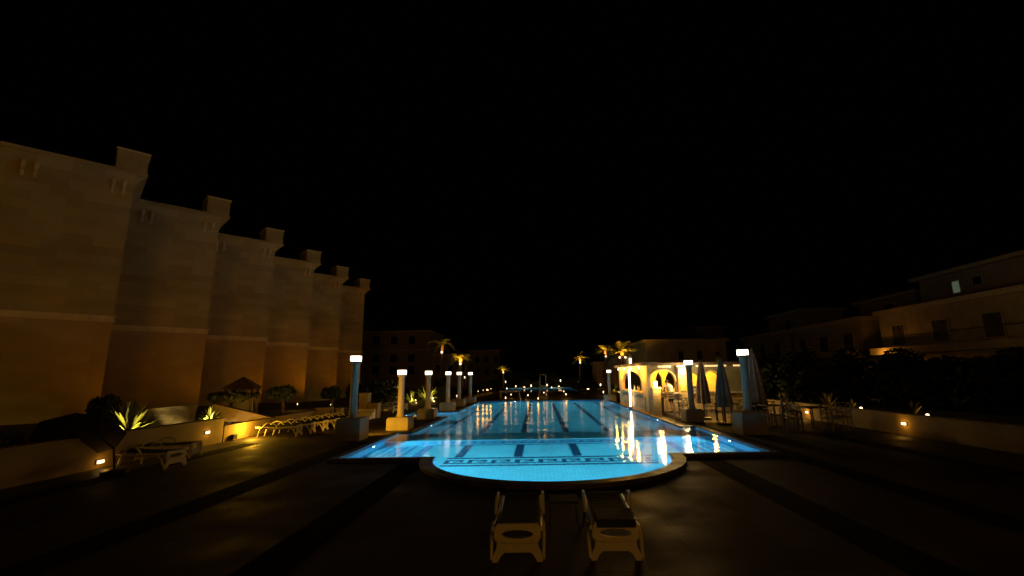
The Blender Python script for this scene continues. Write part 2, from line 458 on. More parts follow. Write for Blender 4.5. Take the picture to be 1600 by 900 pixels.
# underwater lamps
WATERL = (0.40, 0.86, 1.0)
def pool_lamp(x, y, z, dx, dy, e, label, grp='underwater lamps set in the pool walls'):
    t = thing('pool_lamp', label, 'pool light', (x, y, z), math.atan2(dy, dx), grp)
    m = Matrix.Rotation(PI / 2, 4, 'Y')
    MB().lathe([(.13, 0), (.13, .03), (.10, .035)], 16, m).build('rim', MT['rim'], t, True)
    MB().lathe([(.095, .036), (.09, .05), (.05, .06)], 16, m).build('lens', MT['poolbulb'], t, True)
    l = lamp('pool_light', 'SPOT', (.18, 0, .02), e, WATERL, t, 0.08, spot=138, blend=0.5)
    l.rotation_euler = (0, -math.radians(90 - TILT), 0)
    return t
PL, TILT = 1200, 30
pool_lamp(-5.15, 14.8, -.28, 1, 0, PL * 2.2, 'underwater lamp at the left end of the near basin')
pool_lamp(5.95, 14.8, -.28, -1, 0, PL * 2.2, 'underwater lamp at the right end of the near basin')
pool_lamp(-4.7, 20.6, -.28, 1, 0, PL * .65, 'underwater lamp in the left pool wall behind the gold lit pedestal')
pool_lamp(-4.7, 29.5, -.28, 1, 0, PL * .65, 'underwater lamp in the left pool wall past the side bay')
pool_lamp(-4.7, 34.5, -.28, 1, 0, PL * .65, 'underwater lamp in the left pool wall nearest the far corner')
pool_lamp(5.45, 21.5, -.28, -1, 0, PL * .65, 'underwater lamp in the right pool wall before the bar')
pool_lamp(5.45, 28.5, -.28, -1, 0, PL * .65, 'underwater lamp in the right pool wall under the bar arch')
pool_lamp(5.45, 34.5, -.28, -1, 0, PL * .65, 'underwater lamp in the right pool wall nearest the far corner')
pool_lamp(-1.9, 38.0, -.28, 0, -1, PL * .8, 'underwater lamp in the far pool wall left of the tall steel chair')
pool_lamp(2.35, 38.0, -.28, 0, -1, PL * .8, 'underwater lamp in the far pool wall right of the tall steel chair')
pool_lamp(-7.3, 26.0, -.28, 1, 0, PL * .8, 'underwater lamp in the end wall of the left side bay')
for a, nm in ((-130, 'left'), (-90, 'middle'), (-50, 'right')):
    a = math.radians(a)
    pool_lamp(ARC_C[0] + ARC_R * math.cos(a), ARC_C[1] + ARC_R * math.sin(a), -.28, -math.cos(a), -math.sin(a), PL * .7,
              'underwater lamp in the %s of the rounded front bay' % nm)
pool_lamp(-2.6, 78, -.45, 0, -1, 900, 'underwater lamp in the left of the distant second pool')
pool_lamp(2.6, 78, -.45, 0, -1, 900, 'underwater lamp in the right of the distant second pool')

# ------------------------------------------------------------------ hotel wings on the left (saw-tooth row)
def make_wing():
    t = thing('hotel_wing', '', 'building')
    L, D, Z1, Z2 = 4.4, 7.0, 11.3, 12.15
    MB().box(-L, 0, 0, D, 4.9, Z1 + .02).build('wall', MT['sand'], t)
    MB().box(-L, .0, 0, D, -.4, 4.88).build('ground_storey_wall', MT['sandlow'], t)
    c = MB()
    prof = [(0, Z1), (.01, Z1 + .25), (.04, Z1 + .4), (.16, Z1 + .58), (.32, Z2 - .08), (.37, Z2 - .06), (.37, Z2), (.44, Z2 + .02), (.44, Z2 + .16)]
    vs = []; fs = []
    for o_, z in prof: vs += [(-L - .02, -o_, z), (o_, -o_, z), (o_, D, z), (-L - .02, D, z)]
    for i in range(len(prof) - 1):
        for k in range(4):
            k2 = (k + 1) % 4; fs.append((i * 4 + k, i * 4 + k2, (i + 1) * 4 + k2, (i + 1) * 4 + k))
    n = (len(prof) - 1) * 4; fs += [(n, n + 1, n + 2, n + 3), (3, 2, 1, 0)]
    c.add(vs, fs); c.build('cornice', MT['sand'], t)
    sc = MB().box(-L, .07, -.07, D, 4.86, 4.95).box(-L, .04, -.04, D, 4.95, 5.08).box(-L, .09, -.09, D, 5.08, 5.15)
    sc.build('string_course', MT['sandtrim'], t)
    for x in (-.35, -.75, -3.3, -3.7):
        b = MB(); b.box(x - .09, x + .09, -.2, .0, Z1 + .1, Z1 + .5, top=.0, bot=-.03); b.box(x - .07, x + .07, -.07, 0, Z1 - .2, Z1 + .1)
        b.build('bracket', MT['sandtrim'], t, bevel=.03)
    rb = MB().box(-.78, .4, -.3, 1.4, Z2 + .16, Z2 + 1.15).build('roof_block', MT['sand'], t)
    MB().box(-.84, .46, -.36, 1.47, Z2 + 1.15, Z2 + 1.25).build('capping', MT['sandtrim'], rb)
    return t
wing = make_wing()
wl = ['nearest sand coloured hotel wing, cut by the left picture edge', 'second hotel wing from the left, standing behind the spiky lit plant',
      'third hotel wing from the left, behind the pyramid roofed kiosk', 'fourth hotel wing from the left, most strongly amber lit low down',
      'fifth hotel wing from the left, behind the row of white loungers', 'last and farthest hotel wing of the stepped row, next to the lit lamp post']
for i, y in enumerate((21.4, 27.62, 33.84, 40.05, 46.2, 52.4)):
    place(wing, i, (-20, y, 0), PI / 4, wl[i], 'stepped row of hotel wings on the left')

# ------------------------------------------------------------------ lamp posts on pedestals
def make_post(zb, zt, bw):
    t = thing('lamp_post', '', 'lamp post')
    MB().box(-bw / 2, bw / 2, -bw / 2, bw / 2, -.02, zb).build('pedestal', MT['box'], t, bevel=.015)
    MB().box(-bw / 2 + .03, bw / 2 - .03, -bw / 2 + .03, bw / 2 - .03, zb + .001, zb + .05).build('pedestal_cap', MT['box'], t, bevel=.01)
    MB().lathe([(.175, zb + .05), (.175, zb + .09), (.15, zb + .13), (.138, zb + .16), (.122, zt - .36), (.135, zt - .32), (.14, zt - .29)], 20).build('column', MT['column'], t, True)
    MB().box(-.15, .15, -.15, .15, zt - .288, zt - .225).build('capital', MT['column'], t)
    l = MB().box(-.145, .145, -.145, .145, zt - .21, zt - .03).build('lantern', MT['lamp'], t)
    MB().box(-.15, .15, -.15, .15, zt - .03, zt).build('lid', MT['rim'], l)
    return t
PG = 'lamp posts on square pedestals round the pool'
low = make_post(.45, 2.42, .88); low['label'] = ''
lows = [((-5.69, 19.5), 'lamp post left of the pool with its column and pedestal lit gold'),
        ((-5.69, 24.25), 'third lamp post on the left, standing in front of the side bay'),
        ((-5.71, 29.7), 'pale lit lamp post on the left, just behind the side bay'),
        ((-5.7, 33.8), 'lamp post on the left standing in front of the lit palm trunk'),
        ((-5.4, 37.3), 'farthest lamp post on the left pool side'),
        ((5.66, 37.0), 'small distant lamp post just left of the bar')]
for i, (p, lb) in enumerate(lows): place(low, i, (*p, 0), 0, lb, PG)
hi = make_post(.67, 2.9, .86)
his = [((-6.5, 16.55), 'nearest lamp post on the left, its dark pedestal beside the pool corner'),
       ((7.33, 16.5), 'tallest nearest lamp post on the right, beside a closed parasol')]
for i, (p, lb) in enumerate(his): place(hi, i, (*p, 0), 0, lb, PG)
mid = make_post(.5, 2.66, .76)
place(mid, 0, (6.75, 20.75, 0), 0, 'lamp post on the right in front of the bar arches', PG)

# ------------------------------------------------------------------ garden walls and ground on the left
SOIL = MB(); SOIL.box(-60, -11.15, -5, 34, -.2, .42); struct('garden_bed', SOIL, MT['soil'])
SOIL = MB(); SOIL.box(12.15, 80, -5, 24.5, -.2, .42); struct('right_garden_bed', SOIL, MT['soil'])
def wall(label, x0, x1, y0, y1, z0, z1, m='gardenwall', cap=.03, name='garden_wall'):
    t = thing(name, label, 'wall', ((x0 + x1) / 2, (y0 + y1) / 2, 0))
    dx, dy = (x1 - x0) / 2, (y1 - y0) / 2
    MB().box(-dx, dx, -dy, dy, z0, z1).build('wall_body', MT[m], t)
    MB().box(-dx - cap, dx + cap, -dy - cap, dy + cap, z1, z1 + .05).build('coping', MT[m], t, bevel=.01)
    return t
wall('long low garden wall on the left with a small recessed lamp', -11.15, -10.9, 2, 16.4, -.1, .76)
wall('lower golden lit stretch of garden wall left of the white loungers', -11.15, -10.9, 16.46, 19.3, -.1, .5)
wall('garden wall running behind the white loungers towards the steps', -11.15, -10.9, 19.7, 23.2, -.1, .52)
wall('upper garden wall behind the spiky lit plant', -13.7, -13.45, 15.6, 18.5, .3, 1.12)
t = thing('stair_flank', 'sloping orange stair wall rising from the golden garden wall', 'wall', (-11.0, 19.5, 0))
MB().prism([(.1, -.1), (.1, .55), (-2.4, 1.15), (-2.4, -.1)], [], -.13, .13, lambda a, b, c: (a, c, b)).build('wall_body', MT['gardenwall'], t, bevel=.02)
wall('short thick pier at the end of the wall behind the loungers', -11.0, -10.3, 23.3, 23.7, -.1, .62, name='garden_pier')
wall('slim pier beside the white steps left of the nearest lamp post', -10.0, -9.75, 23.3, 23.6, -.1, .6, name='garden_pier')
wall('tall pinkish block seen right behind the nearest left lamp post', -9.5, -9.05, 24.9, 25.4, -.1, 1.25, name='garden_pier')
wall('lower square block right of the tall pinkish block', -9.0, -8.5, 24.9, 25.4, -.1, .72, name='garden_pier')
t = thing('garden_steps', 'pale steps between the piers behind the nearest left post', 'steps', (-9.6, 24.1, 0))
for i in range(3): MB().box(-.15, 1.0, i * .32, i * .32 + .3, -.05, .16 + i * .16).build('step', MT['whitewood'], t, bevel=.01)
wall('long low garden wall on the right with two recessed lamps', 11.9, 12.15, 4, 24.4, -.1, .62)

# small wall and garden lamps, each with its own light
def wall_lamp(loc, rz, label, e=3.0, col=GOLD):
    t = thing('wall_lamp', label, 'lamp', loc, rz, 'recessed lamps in the garden walls')
    MB().box(.0, .03, -.11, .11, -.055, .055).build('frame', MT['rim'], t, bevel=.008)
    MB().box(.031, .042, -.09, .09, -.035, .035).build('lens', MT['bulb'], t)
    lamp('wall_light', 'POINT', (.16, 0, 0), e, col, t, .04)
wall_lamp((-10.9, 15.6, .42), 0, 'bright recessed lamp in the left garden wall just before its golden stretch', 2)
wall_lamp((-10.9, 11.9, .16), 0, 'recessed lamp low in the left garden wall beside the dark parasol', 1.4)
wall_lamp((11.9, 15.45, .36), PI, 'bright recessed lamp in the right garden wall, nearer to the camera', 3)
wall_lamp((11.9, 20.9, .3), PI, 'recessed lamp in the right garden wall behind the cafe chairs', 4)

def spike(loc, r, n, label, e=6, h=1.0, name='yucca', lat=None, col=(1.0, .8, .2)):
    rr = random.Random(int(loc[0] * 97 + loc[1] * 31))
    t = thing(name, label, 'plant', loc)
    m = MB()
    for i in range(n):
        a = rr.uniform(0, 2 * PI); el = rr.uniform(.25, 1.45); L = r * rr.uniform(.7, 1.1)
        d = Vector((math.cos(a) * math.cos(el), math.sin(a) * math.cos(el), math.sin(el) * h))
        sd = Vector((-math.sin(a), math.cos(a), 0)); w = .035 * r + .012
        p = [Vector((0, 0, .05)) + d * L * s_ + Vector((0, 0, -.35 * L * s_ * s_ * math.cos(el))) for s_ in (0.05, .4, .75, 1)]
        vs = []
        for q, ww in zip(p, (.6, 1, .7, .05)): vs += [q - sd * w * ww, q + sd * w * ww]
        m.add(vs, [(0, 1, 3, 2), (2, 3, 5, 4), (4, 5, 7, 6)])
    m.build('leaves', MT['yleaf'], t)
    MB().lathe([(.05, 0), (.04, .1), (.02, .15)], 8).build('stem', MT['bark'], t)
    if e:
        b = MB(); b.lathe([(.05, 0), (.055, .06), (.03, .09)], 10, Matrix.Translation((r * .45, -r * .35, .0)))
        b.build('uplight', MT['bulb'], t)
        lamp('plant_light', 'SPOT', (r * .4, -r * .55, .08), e, col, t, .04, aim=(-r * .1, r * .2, r * 1.1), spot=135, blend=.3)
    return t
spike((-12.3, 14.2, .42), 1.15, 170, 'large spiky yucca glowing yellow green above the left garden wall', 230)
spike((-12.0, 17.3, .42), .75, 140, 'pale lit spiky plant above the golden garden wall', 180, col=(1, .8, .3))
spike((-9.6, 40.5, 0), 1.7, 130, 'yellow green lit shrub between the second and third left posts', 260)
spike((-10.4, 38.5, 0), 1.1, 90, 'narrow lit spiky plant right beside the gold lit column', 160)
spike((-9.6, 47.5, 0), 1.4, 70, 'dim spiky plant between the third and fourth left posts', 50)
spike(at_z(958, 613, .05), 1.3, 60, 'lit spiky plant at the foot of the distant post by the bar', 120)
spike(at_z(900, 603, .05), 1.6, 50, 'small lit plant under the palm left of the bar', 30)
spike(at_z(1296, 640, .45), .8, 50, 'lit spiky plant over the right garden wall, behind the cafe chairs', 9, col=AMBER)
spike(at_z(1333, 639, .45), .5, 30, 'small orange lit plant over the middle of the right garden wall', 4, col=AMBER)
spike(at_z(1430, 650, .45), .6, 30, 'low orange lit plant behind the right recessed lamp', 4, col=AMBER)
spike(at_z(1153, 632, .0) + Vector((0, 0, .5)), .45, 40, 'potted plant lit yellow, standing behind the tallest right post', 3, col=AMBER)
p = at_z(1153, 632, 0)
tag(MB().lathe([(.16, 0), (.22, .3), (.26, .45), (.27, .5), (.2, .5)], 16).build('plant_pot', MT['terra'], smooth=True, loc=p),
    'round terracotta plant pot behind the tallest right lamp post', 'plant pot')

# ------------------------------------------------------------------ clipped trees, shrubs and hedges
def crown(m, c, rx, ry, rz, n, leaf, rr):
    for i in range(n):
        while True:
            q = Vector((rr.uniform(-1, 1), rr.uniform(-1, 1), rr.uniform(-1, 1)))
            if .35 < q.length < 1 + .12 * math.sin(5 * q.x + 3 * q.y): break
        p_ = Vector(c) + Vector((q.x * rx, q.y * ry, q.z * rz))
        a = Vector((rr.gauss(0, 1), rr.gauss(0, 1), rr.gauss(0, 1))).normalized()
        b = a.orthogonal().normalized(); s_ = leaf * rr.uniform(.6, 1.3)
        m.add([p_ - a * s_, p_ + b * s_ * .5, p_ + a * s_, p_ - b * s_ * .5], [(0, 1, 2, 3)])
def tree(loc, h, rx, rz, label, n=900, leaf=.09, name='clipped_tree', cat='tree', group=None, trunk=.08):
    rr = random.Random(int(loc[0] * 53 + loc[1] * 17 + 5))
    t = thing(name, label, cat, loc, 0, group)
    MB().tube([(0, 0, -.1), (.04, .02, h * .45), (-.03, 0, h - rz * .3)], [trunk * 1.3, trunk, trunk * .7], 8).build('trunk', MT['bark'], t, True)
    m = MB(); crown(m, (0, 0, h), rx, rx, rz, n, leaf, rr); m.build('crown', MT['leaf'], t)
    return t
def on(x, y, Y): return at_y(x, y, Y)
def tree_px(x, y, w, hpx, Y, label, **k):
    c = at_y(x, y, Y); s_ = Y / FPX
    return tree((c.x, c.y, .3), max(.3, c.z - .3), w * s_ / 2, hpx * s_ / 2, label, **k)
G = 'clipped garden trees before the hotel wings'
tree_px(442, 614, 42, 22, 22.0, 'dark round clipped tree in front of the fourth hotel wing', group=G)
tree_px(519, 614, 30, 20, 27.0, 'dark round clipped tree behind the short wall pier', group=G)
tree_px(362, 620, 58, 17, 20.0, 'wide dark flat topped shrub above the pale lit spiky plant', group=G, n=1400)
tree_px(399, 617, 15, 8, 21.0, 'little round bush between the flat shrub and the clipped tree', group=G, n=300, leaf=.05)
tree_px(600, 610, 60, 34, 38.0, 'broad dark bush behind the gap between the first two posts', n=1500, leaf=.14)
tree_px(560, 612, 34, 26, 36.0, 'dark bush just right of the nearest left post', n=900, leaf=.13)
tree_px(690, 606, 26, 30, 44.0, 'dark bush between the third and fourth left posts', n=900, leaf=.15)
tree_px(165, 640, 40, 44, 15.5, 'dark leafy bush left of the glowing yucca', n=1200)
tree_px(10, 690, 40, 30, 11.5, 'low dark bush at the left edge above the garden wall', n=700)
HG = 'dark trees behind the right garden wall'
for i, (x, y, w, h, Y, lb) in enumerate([
        (1255, 600, 70, 110, 23, 'dark tree left in the row behind the right garden wall'),
        (1330, 600, 90, 110, 24, 'dark tree under the eaves between two right hand houses'),
        (1410, 596, 70, 100, 21, 'dark rounded tree reaching the lit balcony edge'),
        (1470, 600, 90, 84, 20, 'broad dark tree right of the lit balcony edge'),
        (1545, 606, 100, 92, 18, 'dark tree behind the far right of the garden wall'),
        (1600, 600, 90, 110, 17, 'dark tree cut by the right picture edge'),
        (1205, 600, 50, 90, 27, 'slim dark tree behind the tallest right lamp post')]):
    tree_px(x, y, w, h, Y, lb, n=2600, leaf=.16, name='garden_tree', group=HG, trunk=.12)

# ------------------------------------------------------------------ palms
def frond(m, base, a, el, L, rr, droop):
    d = Vector((math.cos(a) * math.cos(el), math.sin(a) * math.cos(el), math.sin(el)))
    pts = [Vector(base) + d * L * s_ + Vector((0, 0, -droop * L * s_ * s_)) for s_ in [i / 9 for i in range(10)]]
    side = Vector((-math.sin(a), math.cos(a), 0))
    for i in range(1, 10):
        t = (pts[i] - pts[i - 1]).normalized()
        for sg in (-1, 1):
            ll = L * .42 * math.sin(PI * (i / 9) ** .8 * .9 + .12) * rr.uniform(.8, 1.1)
            tip = pts[i] + (side * sg * .8 + t * .55 + Vector((0, 0, -.35))) * ll
            w = t * (.05 * L * .5)
            m.add([pts[i] - w, pts[i] + w, tip], [(0, 1, 2)])
    m.tube(pts, .012 * L, 4)
def palm(loc, h, fr, label, lamps=1, e=60, n=26, lean=.02, lowlamp=True, droop=.55):
    rr = random.Random(int(loc[0] * 11 + loc[1] * 7))
    t = thing('palm_tree', label, 'palm tree', loc, 0, 'palms around the distant gardens')
    lx = lean * h
    MB().tube([(0, 0, -.2), (lx * .2, 0, h * .3), (lx * .6, 0, h * .7), (lx, 0, h)], [.24, .19, .17, .2], 10).build('trunk', MT['bark'], t, True)
    m = MB()
    for i in range(n): frond(m, (lx, 0, h), rr.uniform(0, 2 * PI), rr.uniform(-.1, 1.35), fr * rr.uniform(.8, 1.15), rr, droop * rr.uniform(.6, 1.2))
    m.build('crown', MT['palmleaf'], t)
    for k in range(lamps):
        sx = (-1) ** k * .32 if lamps > 1 else .0
        z = h * .83
        MB().lathe([(.06, 0), (.11, .08), (.10, .18), (.04, .22)], 10, Matrix.Translation((lx + sx, -.27, z))).build('trunk_lamp', MT['bulb'], t, True)
        lamp('palm_light', 'SPOT', (lx + sx * 1.2, -.55, z + .2), e, GOLD, t, .1, aim=(lx + sx, .2, h + 3), spot=150)
    return t
def palm_px(x, ytop, Y, fr, label, **k):
    c = at_y(x, ytop, Y); palm((c.x, c.y, 0), c.z - fr * .35, fr, label, **k)
palm_px(944, 540, 60, 1.75, 'left of the two big lit palms beside the bar', e=420)
palm_px(971, 538, 52, 2.3, 'big palm with two trunk lamps rising behind the bar roof', lamps=2, e=300, lean=.0)
palm_px(905, 554, 75, 1.8, 'slim lit palm left of the two big palms', e=330)
palm_px(719, 552, 48, 1.5, 'bright yellow lit palm behind the fourth left lamp post', e=420)
palm_px(786, 573, 80, 1.6, 'small distant palm with a lamp on its slender trunk', e=260)
palm_px(690, 528, 50, 2.1, 'tall dark palm left of the bright one, only frond tips lit', lamps=1, e=60, n=14, droop=.8)

# ------------------------------------------------------------------ background buildings
def windows(t, specs, face_y, m=None, axis='x'):
    for (a0, a1, z0, z1) in specs:
        if axis == 'x':
            f = MB().box(a0 - .07, a1 + .07, face_y - .04, face_y + .02, z0 - .07, z1 + .07).build('window', MT['plaster'], t)
            MB().box(a0, a1, face_y - .045, face_y - .042, z0, z1).build('pane', m or MT['window'], f)
        else:
            f = MB().box(face_y - .04, face_y + .02, a0 - .07, a1 + .07, z0 - .07, z1 + .07).build('window', MT['plaster'], t)
            MB().box(face_y - .046, face_y - .042, a0, a1, z0, z1).build('pane', m or MT['window'], f)
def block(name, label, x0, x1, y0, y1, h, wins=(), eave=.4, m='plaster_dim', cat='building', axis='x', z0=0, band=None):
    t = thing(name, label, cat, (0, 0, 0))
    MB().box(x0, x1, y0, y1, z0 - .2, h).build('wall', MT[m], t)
    MB().box(x0 - eave, x1 + eave, y0 - eave, y1 + eave, h + .002, h + .3).build('roof', MT['sandtrim'], t)
    if band:
        MB().box(x0 - .9, x1 + .3, y0 - .9, y0 - .002, band, band + .25).build('balcony', MT['sandtrim'], t)
    windows(t, wins, y0 if axis == 'x' else x0, axis=axis)
    return t
# far left block and its neighbours
a = on(565, 600, 88).x - 8; b = on(668, 600, 88).x
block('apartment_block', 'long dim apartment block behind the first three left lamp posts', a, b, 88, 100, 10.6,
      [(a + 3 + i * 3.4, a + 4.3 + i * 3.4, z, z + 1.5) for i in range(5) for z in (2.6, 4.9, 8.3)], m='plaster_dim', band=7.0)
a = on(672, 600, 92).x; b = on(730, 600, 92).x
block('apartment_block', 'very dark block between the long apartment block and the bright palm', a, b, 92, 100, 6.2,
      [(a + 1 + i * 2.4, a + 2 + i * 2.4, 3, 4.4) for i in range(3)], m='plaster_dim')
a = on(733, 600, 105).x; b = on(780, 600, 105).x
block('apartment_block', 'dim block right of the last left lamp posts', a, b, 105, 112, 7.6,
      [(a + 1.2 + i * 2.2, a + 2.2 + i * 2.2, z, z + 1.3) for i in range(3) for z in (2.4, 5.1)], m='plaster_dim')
a = on(660, 600, 70).x; b = on(738, 600, 70).x
# right: behind the bar
a = on(934, 600, 84).x; b = on(1012, 600, 84).x
block('house', 'low brown lit house behind the two big palms', a, b, 84, 92, 4.0, [(a + 1 + i * 2.5, a + 2 + i * 2.5, 1.4, 2.8) for i in range(3)], m='plaster')
a = on(962, 600, 70).x; b = on(1014, 600, 70).x
hb = block('house', 'two storey house with two small white wall lamps behind the bar roof', a, b, 70, 78, 5.0, [(b - 1.8, b - .8, 2.6, 3.9)], m='plaster')
for px, py in ((985, 564), (1002.5, 562.5)):
    c = at_y(px, py, 69.9); MB().box(c.x - .17, c.x + .17, 69.78, 69.96, c.z - .42, c.z + .42).build('facade_lamp', MT['whitewin'], hb)
a = on(1013, 600, 55).x; b = on(1140, 600, 55).x
block('house', 'broad plain house directly above the bar roof', a, b, 55, 64, 5.75,
      [(a + 3.8, a + 4.4, 3.6, 4.6), (a + 6.0, a + 6.6, 3.6, 4.6), (a + 8.2, a + 8.8, 3.4, 4.5)], m='plaster')
a = on(1095, 600, 75).x; b = on(1140, 600, 75).x
block('stair_tower', 'dim roof tower rising behind the broad plain house', a, b, 75, 80, 9.2, [(a + 1, a + 2, 6.6, 7.8)])
# stepped houses on the right, facades looking at the pool
RF = 'stepped houses on the right side'
def rhouse(label, y0, y1, x, h, balz=None, lit=False):
    t = thing('house', label, 'house', (x, y0, 0), 0, RF)
    L = y1 - y0
    MB().box(0, 9, 0, L, -.2, h).build('wall', MT['plaster'], t)
    MB().box(-.35, 9, -.35, L + .2, h + .002, h + .38).build('roof', MT['eave'], t)
    n = max(1, int(L / 3.4))
    for i in range(n):
        c = L * (i + .5) / n
        for z in (h - 2.6, h - 5.3):
            if z < .3: continue
            f = MB().box(-.06, .02, c - .75, c + .75, z - .1, z + 1.7).build('window', MT['sandtrim'], t)
            MB().box(-.066, -.062, c - .62, c + .62, z, z + 1.55).build('pane', MT['curtain'], f)
    if balz:
        bl = MB().box(-1.5, -.002, .4, L - .4, balz, balz + .55).build('balcony', MT['plaster'], t)
        MB().box(-1.46, -1.42, .4, L - .4, balz + 1.35, balz + 1.4).build('railing', MT['blackmetal'], bl)
        if lit: lamp('balcony_light', 'POINT', (-2.2, L - 2.0, balz + .1), 35, AMBER, t, .1)
    return t
rhouse('smallest lowest house of the right row, just behind the tallest post', 55.5, 67, 30, 6.6, 3.3)
rhouse('middle house of the right row with a pale balcony', 42.3, 53.8, 30, 6.6, 3.3)
rhouse('largest nearest house of the right row with an orange lit balcony edge', 20, 40, 30, 6.7, 3.3, True)
def pent(label, y0, y1, x, z0, h, win=()):
    t = thing('penthouse', label, 'house', (x, y0, 0), 0, 'set back roof storeys on the right houses')
    L = y1 - y0
    MB().box(0, 5, 0, L, z0, h).build('wall', MT['plaster_dim'], t)
    MB().box(-.5, 5.3, -.5, L + .5, h + .002, h + .3).build('roof', MT['sandtrim'], t)
    for a_, b_, c_, d_, mm in win:
        f = MB().box(-.06, .02, a_ - .08, b_ + .08, c_ - .08, d_ + .08).build('window', MT['sandtrim'], t)
        MB().box(-.066, -.062, a_, b_, c_, d_).build('pane', MT[mm], f)
    return t
pent('roof storey with one pale green lit window at the far right', 20, 39.2, 33.4, 6.9, 9.6,
     [(15.45, 16.05, 8.0, 8.9, 'greenwin'), (13.6, 14.3, 8.3, 8.9, 'window'), (9, 10.4, 7.6, 9.0, 'window'), (5, 6.4, 7.6, 9.0, 'window')])
pent('dim roof storey above the smallest right house', 58.0, 67, 34, 6.8, 9.6, [(3, 4.2, 7.6, 8.8, 'window')])
pent('dark roof storey set between two right hand houses', 44, 52, 37, 6.8, 9.4, [(3, 4.2, 7.6, 8.8, 'window')])

# ------------------------------------------------------------------ pyramid roofed kiosk by the wings
t = thing('garden_kiosk', 'small kiosk with a brown pyramid roof before the third hotel wing', 'kiosk', (*on(380, 600, 24).xy, .4), PI / 10); t.scale = (.72, .72, .96)
MB().box(-.9, .9, -.9, .9, 1.28 - .05, 1.34).add([(-1.05, -1.05, 1.34), (1.05, -1.05, 1.34), (1.05, 1.05, 1.34), (-1.05, 1.05, 1.34), (0, 0, 1.95)],
     [(0, 1, 4), (1, 2, 4), (2, 3, 4), (3, 0, 4), (3, 2, 1, 0)]).build('roof', MT['thatch'], t)
MB().box(-.85, .85, -.85, .85, -.2, .95).build('wall', MT['plaster'], t)
for x, y in ((-.78, -.78), (.78, -.78), (.78, .78), (-.78, .78)): MB().box(x - .06, x + .06, y - .06, y + .06, .95, 1.24).build('post', MT['darkwood'], t)

# ------------------------------------------------------------------ bar
def arch(cx_, z0, zs, w, n=14, pointed=.25):
    """arch opening outline: width w, springing at zs"""
    pts = [(cx_ - w / 2, z0), (cx_ + w / 2, z0)]
    r_ = w / 2
    for i in range(n + 1):
        a_ = PI * i / n
        pts.append((cx_ + r_ * math.cos(a_), zs + r_ * math.sin(a_) * (1 + pointed * math.sin(a_) ** 3) * 1.0))
    return pts
def arch_ring(cx_, zs, w, th, n=18, pointed=.25, z0=None):
    o_ = []; i_ = []
    for i in range(n + 1):
        a_ = PI * i / n
        k = (1 + pointed * math.sin(a_) ** 3)
        i_.append((cx_ + (w / 2) * math.cos(a_), zs + (w / 2) * math.sin(a_) * k))
        o_.append((cx_ + (w / 2 + th) * math.cos(a_), zs + (w / 2 + th) * math.sin(a_) * k))
    return o_ + i_[::-1]
bar = thing('pool_bar', 'golden lit poolside bar with pointed arches and a flat roof', 'bar')
ZR = 2.5
fx = lambda X: (lambda a, b, c: (c, a, b))          # plane seen along X: a = Y, b = Z, c = X
# west facade (faces the pool)
W_ = MB(); W_.prism([(23.9, 0), (23.9, ZR), (32.2, ZR), (32.2, 0)], [arch(28.1, 1.12, 1.45, 5.8, pointed=.0)[0:2] + [(p_[0], 1.45 + (p_[1] - 1.45) * .27) for p_ in arch(28.1, 1.12, 1.45, 5.8, pointed=.0)[2:]]],
    5.62, 5.78, lambda a, b, c: (c, a, b))
W_.build('west_wall', MT['barwall'], bar)
MB().box(5.5, 5.95, 25.0, 31.2, 1.0, 1.11).build('serving_ledge', MT['barwall'], bar, bevel=.01)
MB().box(5.57, 5.617, 24.5, 30.3, .12, .84).build('front_panel', MT['barstone'], bar)
MB().box(5.54, 5.615, 24.0, 32.1, .02, .10).build('plinth', MT['barwall'], bar)
# ring trim of the west arch
# south facade
SF = MB(); SF.prism([(5.88, 0), (5.88, ZR), (11.6, ZR), (11.6, 0)],
    [arch(7.05, 1.02, 1.60, 1.46, pointed=-.12), arch(8.80, 1.02, 1.65, .80, pointed=.0), arch(9.84, 1.02, 1.62, 1.0, pointed=.05)], 26.4, 26.65, lambda a, b, c: (a, c, b))
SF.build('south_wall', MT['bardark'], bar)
for cx_, zs, w, pt in ((7.05, 1.6, 1.46, -.12), (9.84, 1.62, 1.0, .05)):
    MB().prism(arch_ring(cx_, zs, w, .07, pointed=pt), [], 26.33, 26.4, lambda a, b, c: (a, c, b)).build('arch_trim', MT['barwall'], bar)
MB().box(5.95, 11.5, 26.1, 26.395, .95, 1.02).build('counter_top', MT['whitewood'], bar, bevel=.01)
MB().box(5.95, 11.5, 26.28, 26.396, .0, .945).build('counter_front', MT['barstone'], bar)
MB().box(7.86, 8.32, 26.05, 26.39, 0, ZR - .12).build('pillar', MT['barstone'], bar)
# back wall with two dark pointed windows, east wall, roof
BW = MB(); BW.prism([(6.6, 0), (6.6, ZR), (11.6, ZR), (11.6, 0)], [arch(7.5, 1.2, 1.7, .42, pointed=1.1), arch(8.28, 1.2, 1.72, .70, pointed=.5), arch(10.05, 1.2, 1.7, .3, pointed=1)],
    28.9, 29.1, lambda a, b, c: (a, c, b))
BW.build('back_wall', MT['barwall'], bar)
MB().box(11.4, 11.6, 26.66, 28.88, 0, ZR - .01).build('east_wall', MT['barwall'], bar)
MB().box(5.3, 11.9, 25.9, 32.6, ZR + .003, ZR + .16).box(5.3, 6.1, 23.6, 25.9, ZR + .003, ZR + .16).build('roof', MT['roof'], bar, bevel=.01)
MB().box(5.36, 5.56, 24.4, 31.0, ZR - .06, ZR + .001).build('west_eave_strip', MT['strip'], bar)
for x0, x1 in ((6.75, 7.45), (7.8, 8.45), (8.9, 9.15), (9.4, 10.55), (11.0, 11.5)):
    MB().box(x0, x1, 25.95, 26.12, ZR - .09, ZR + .001).build('eave_strip', MT['strip'], bar)
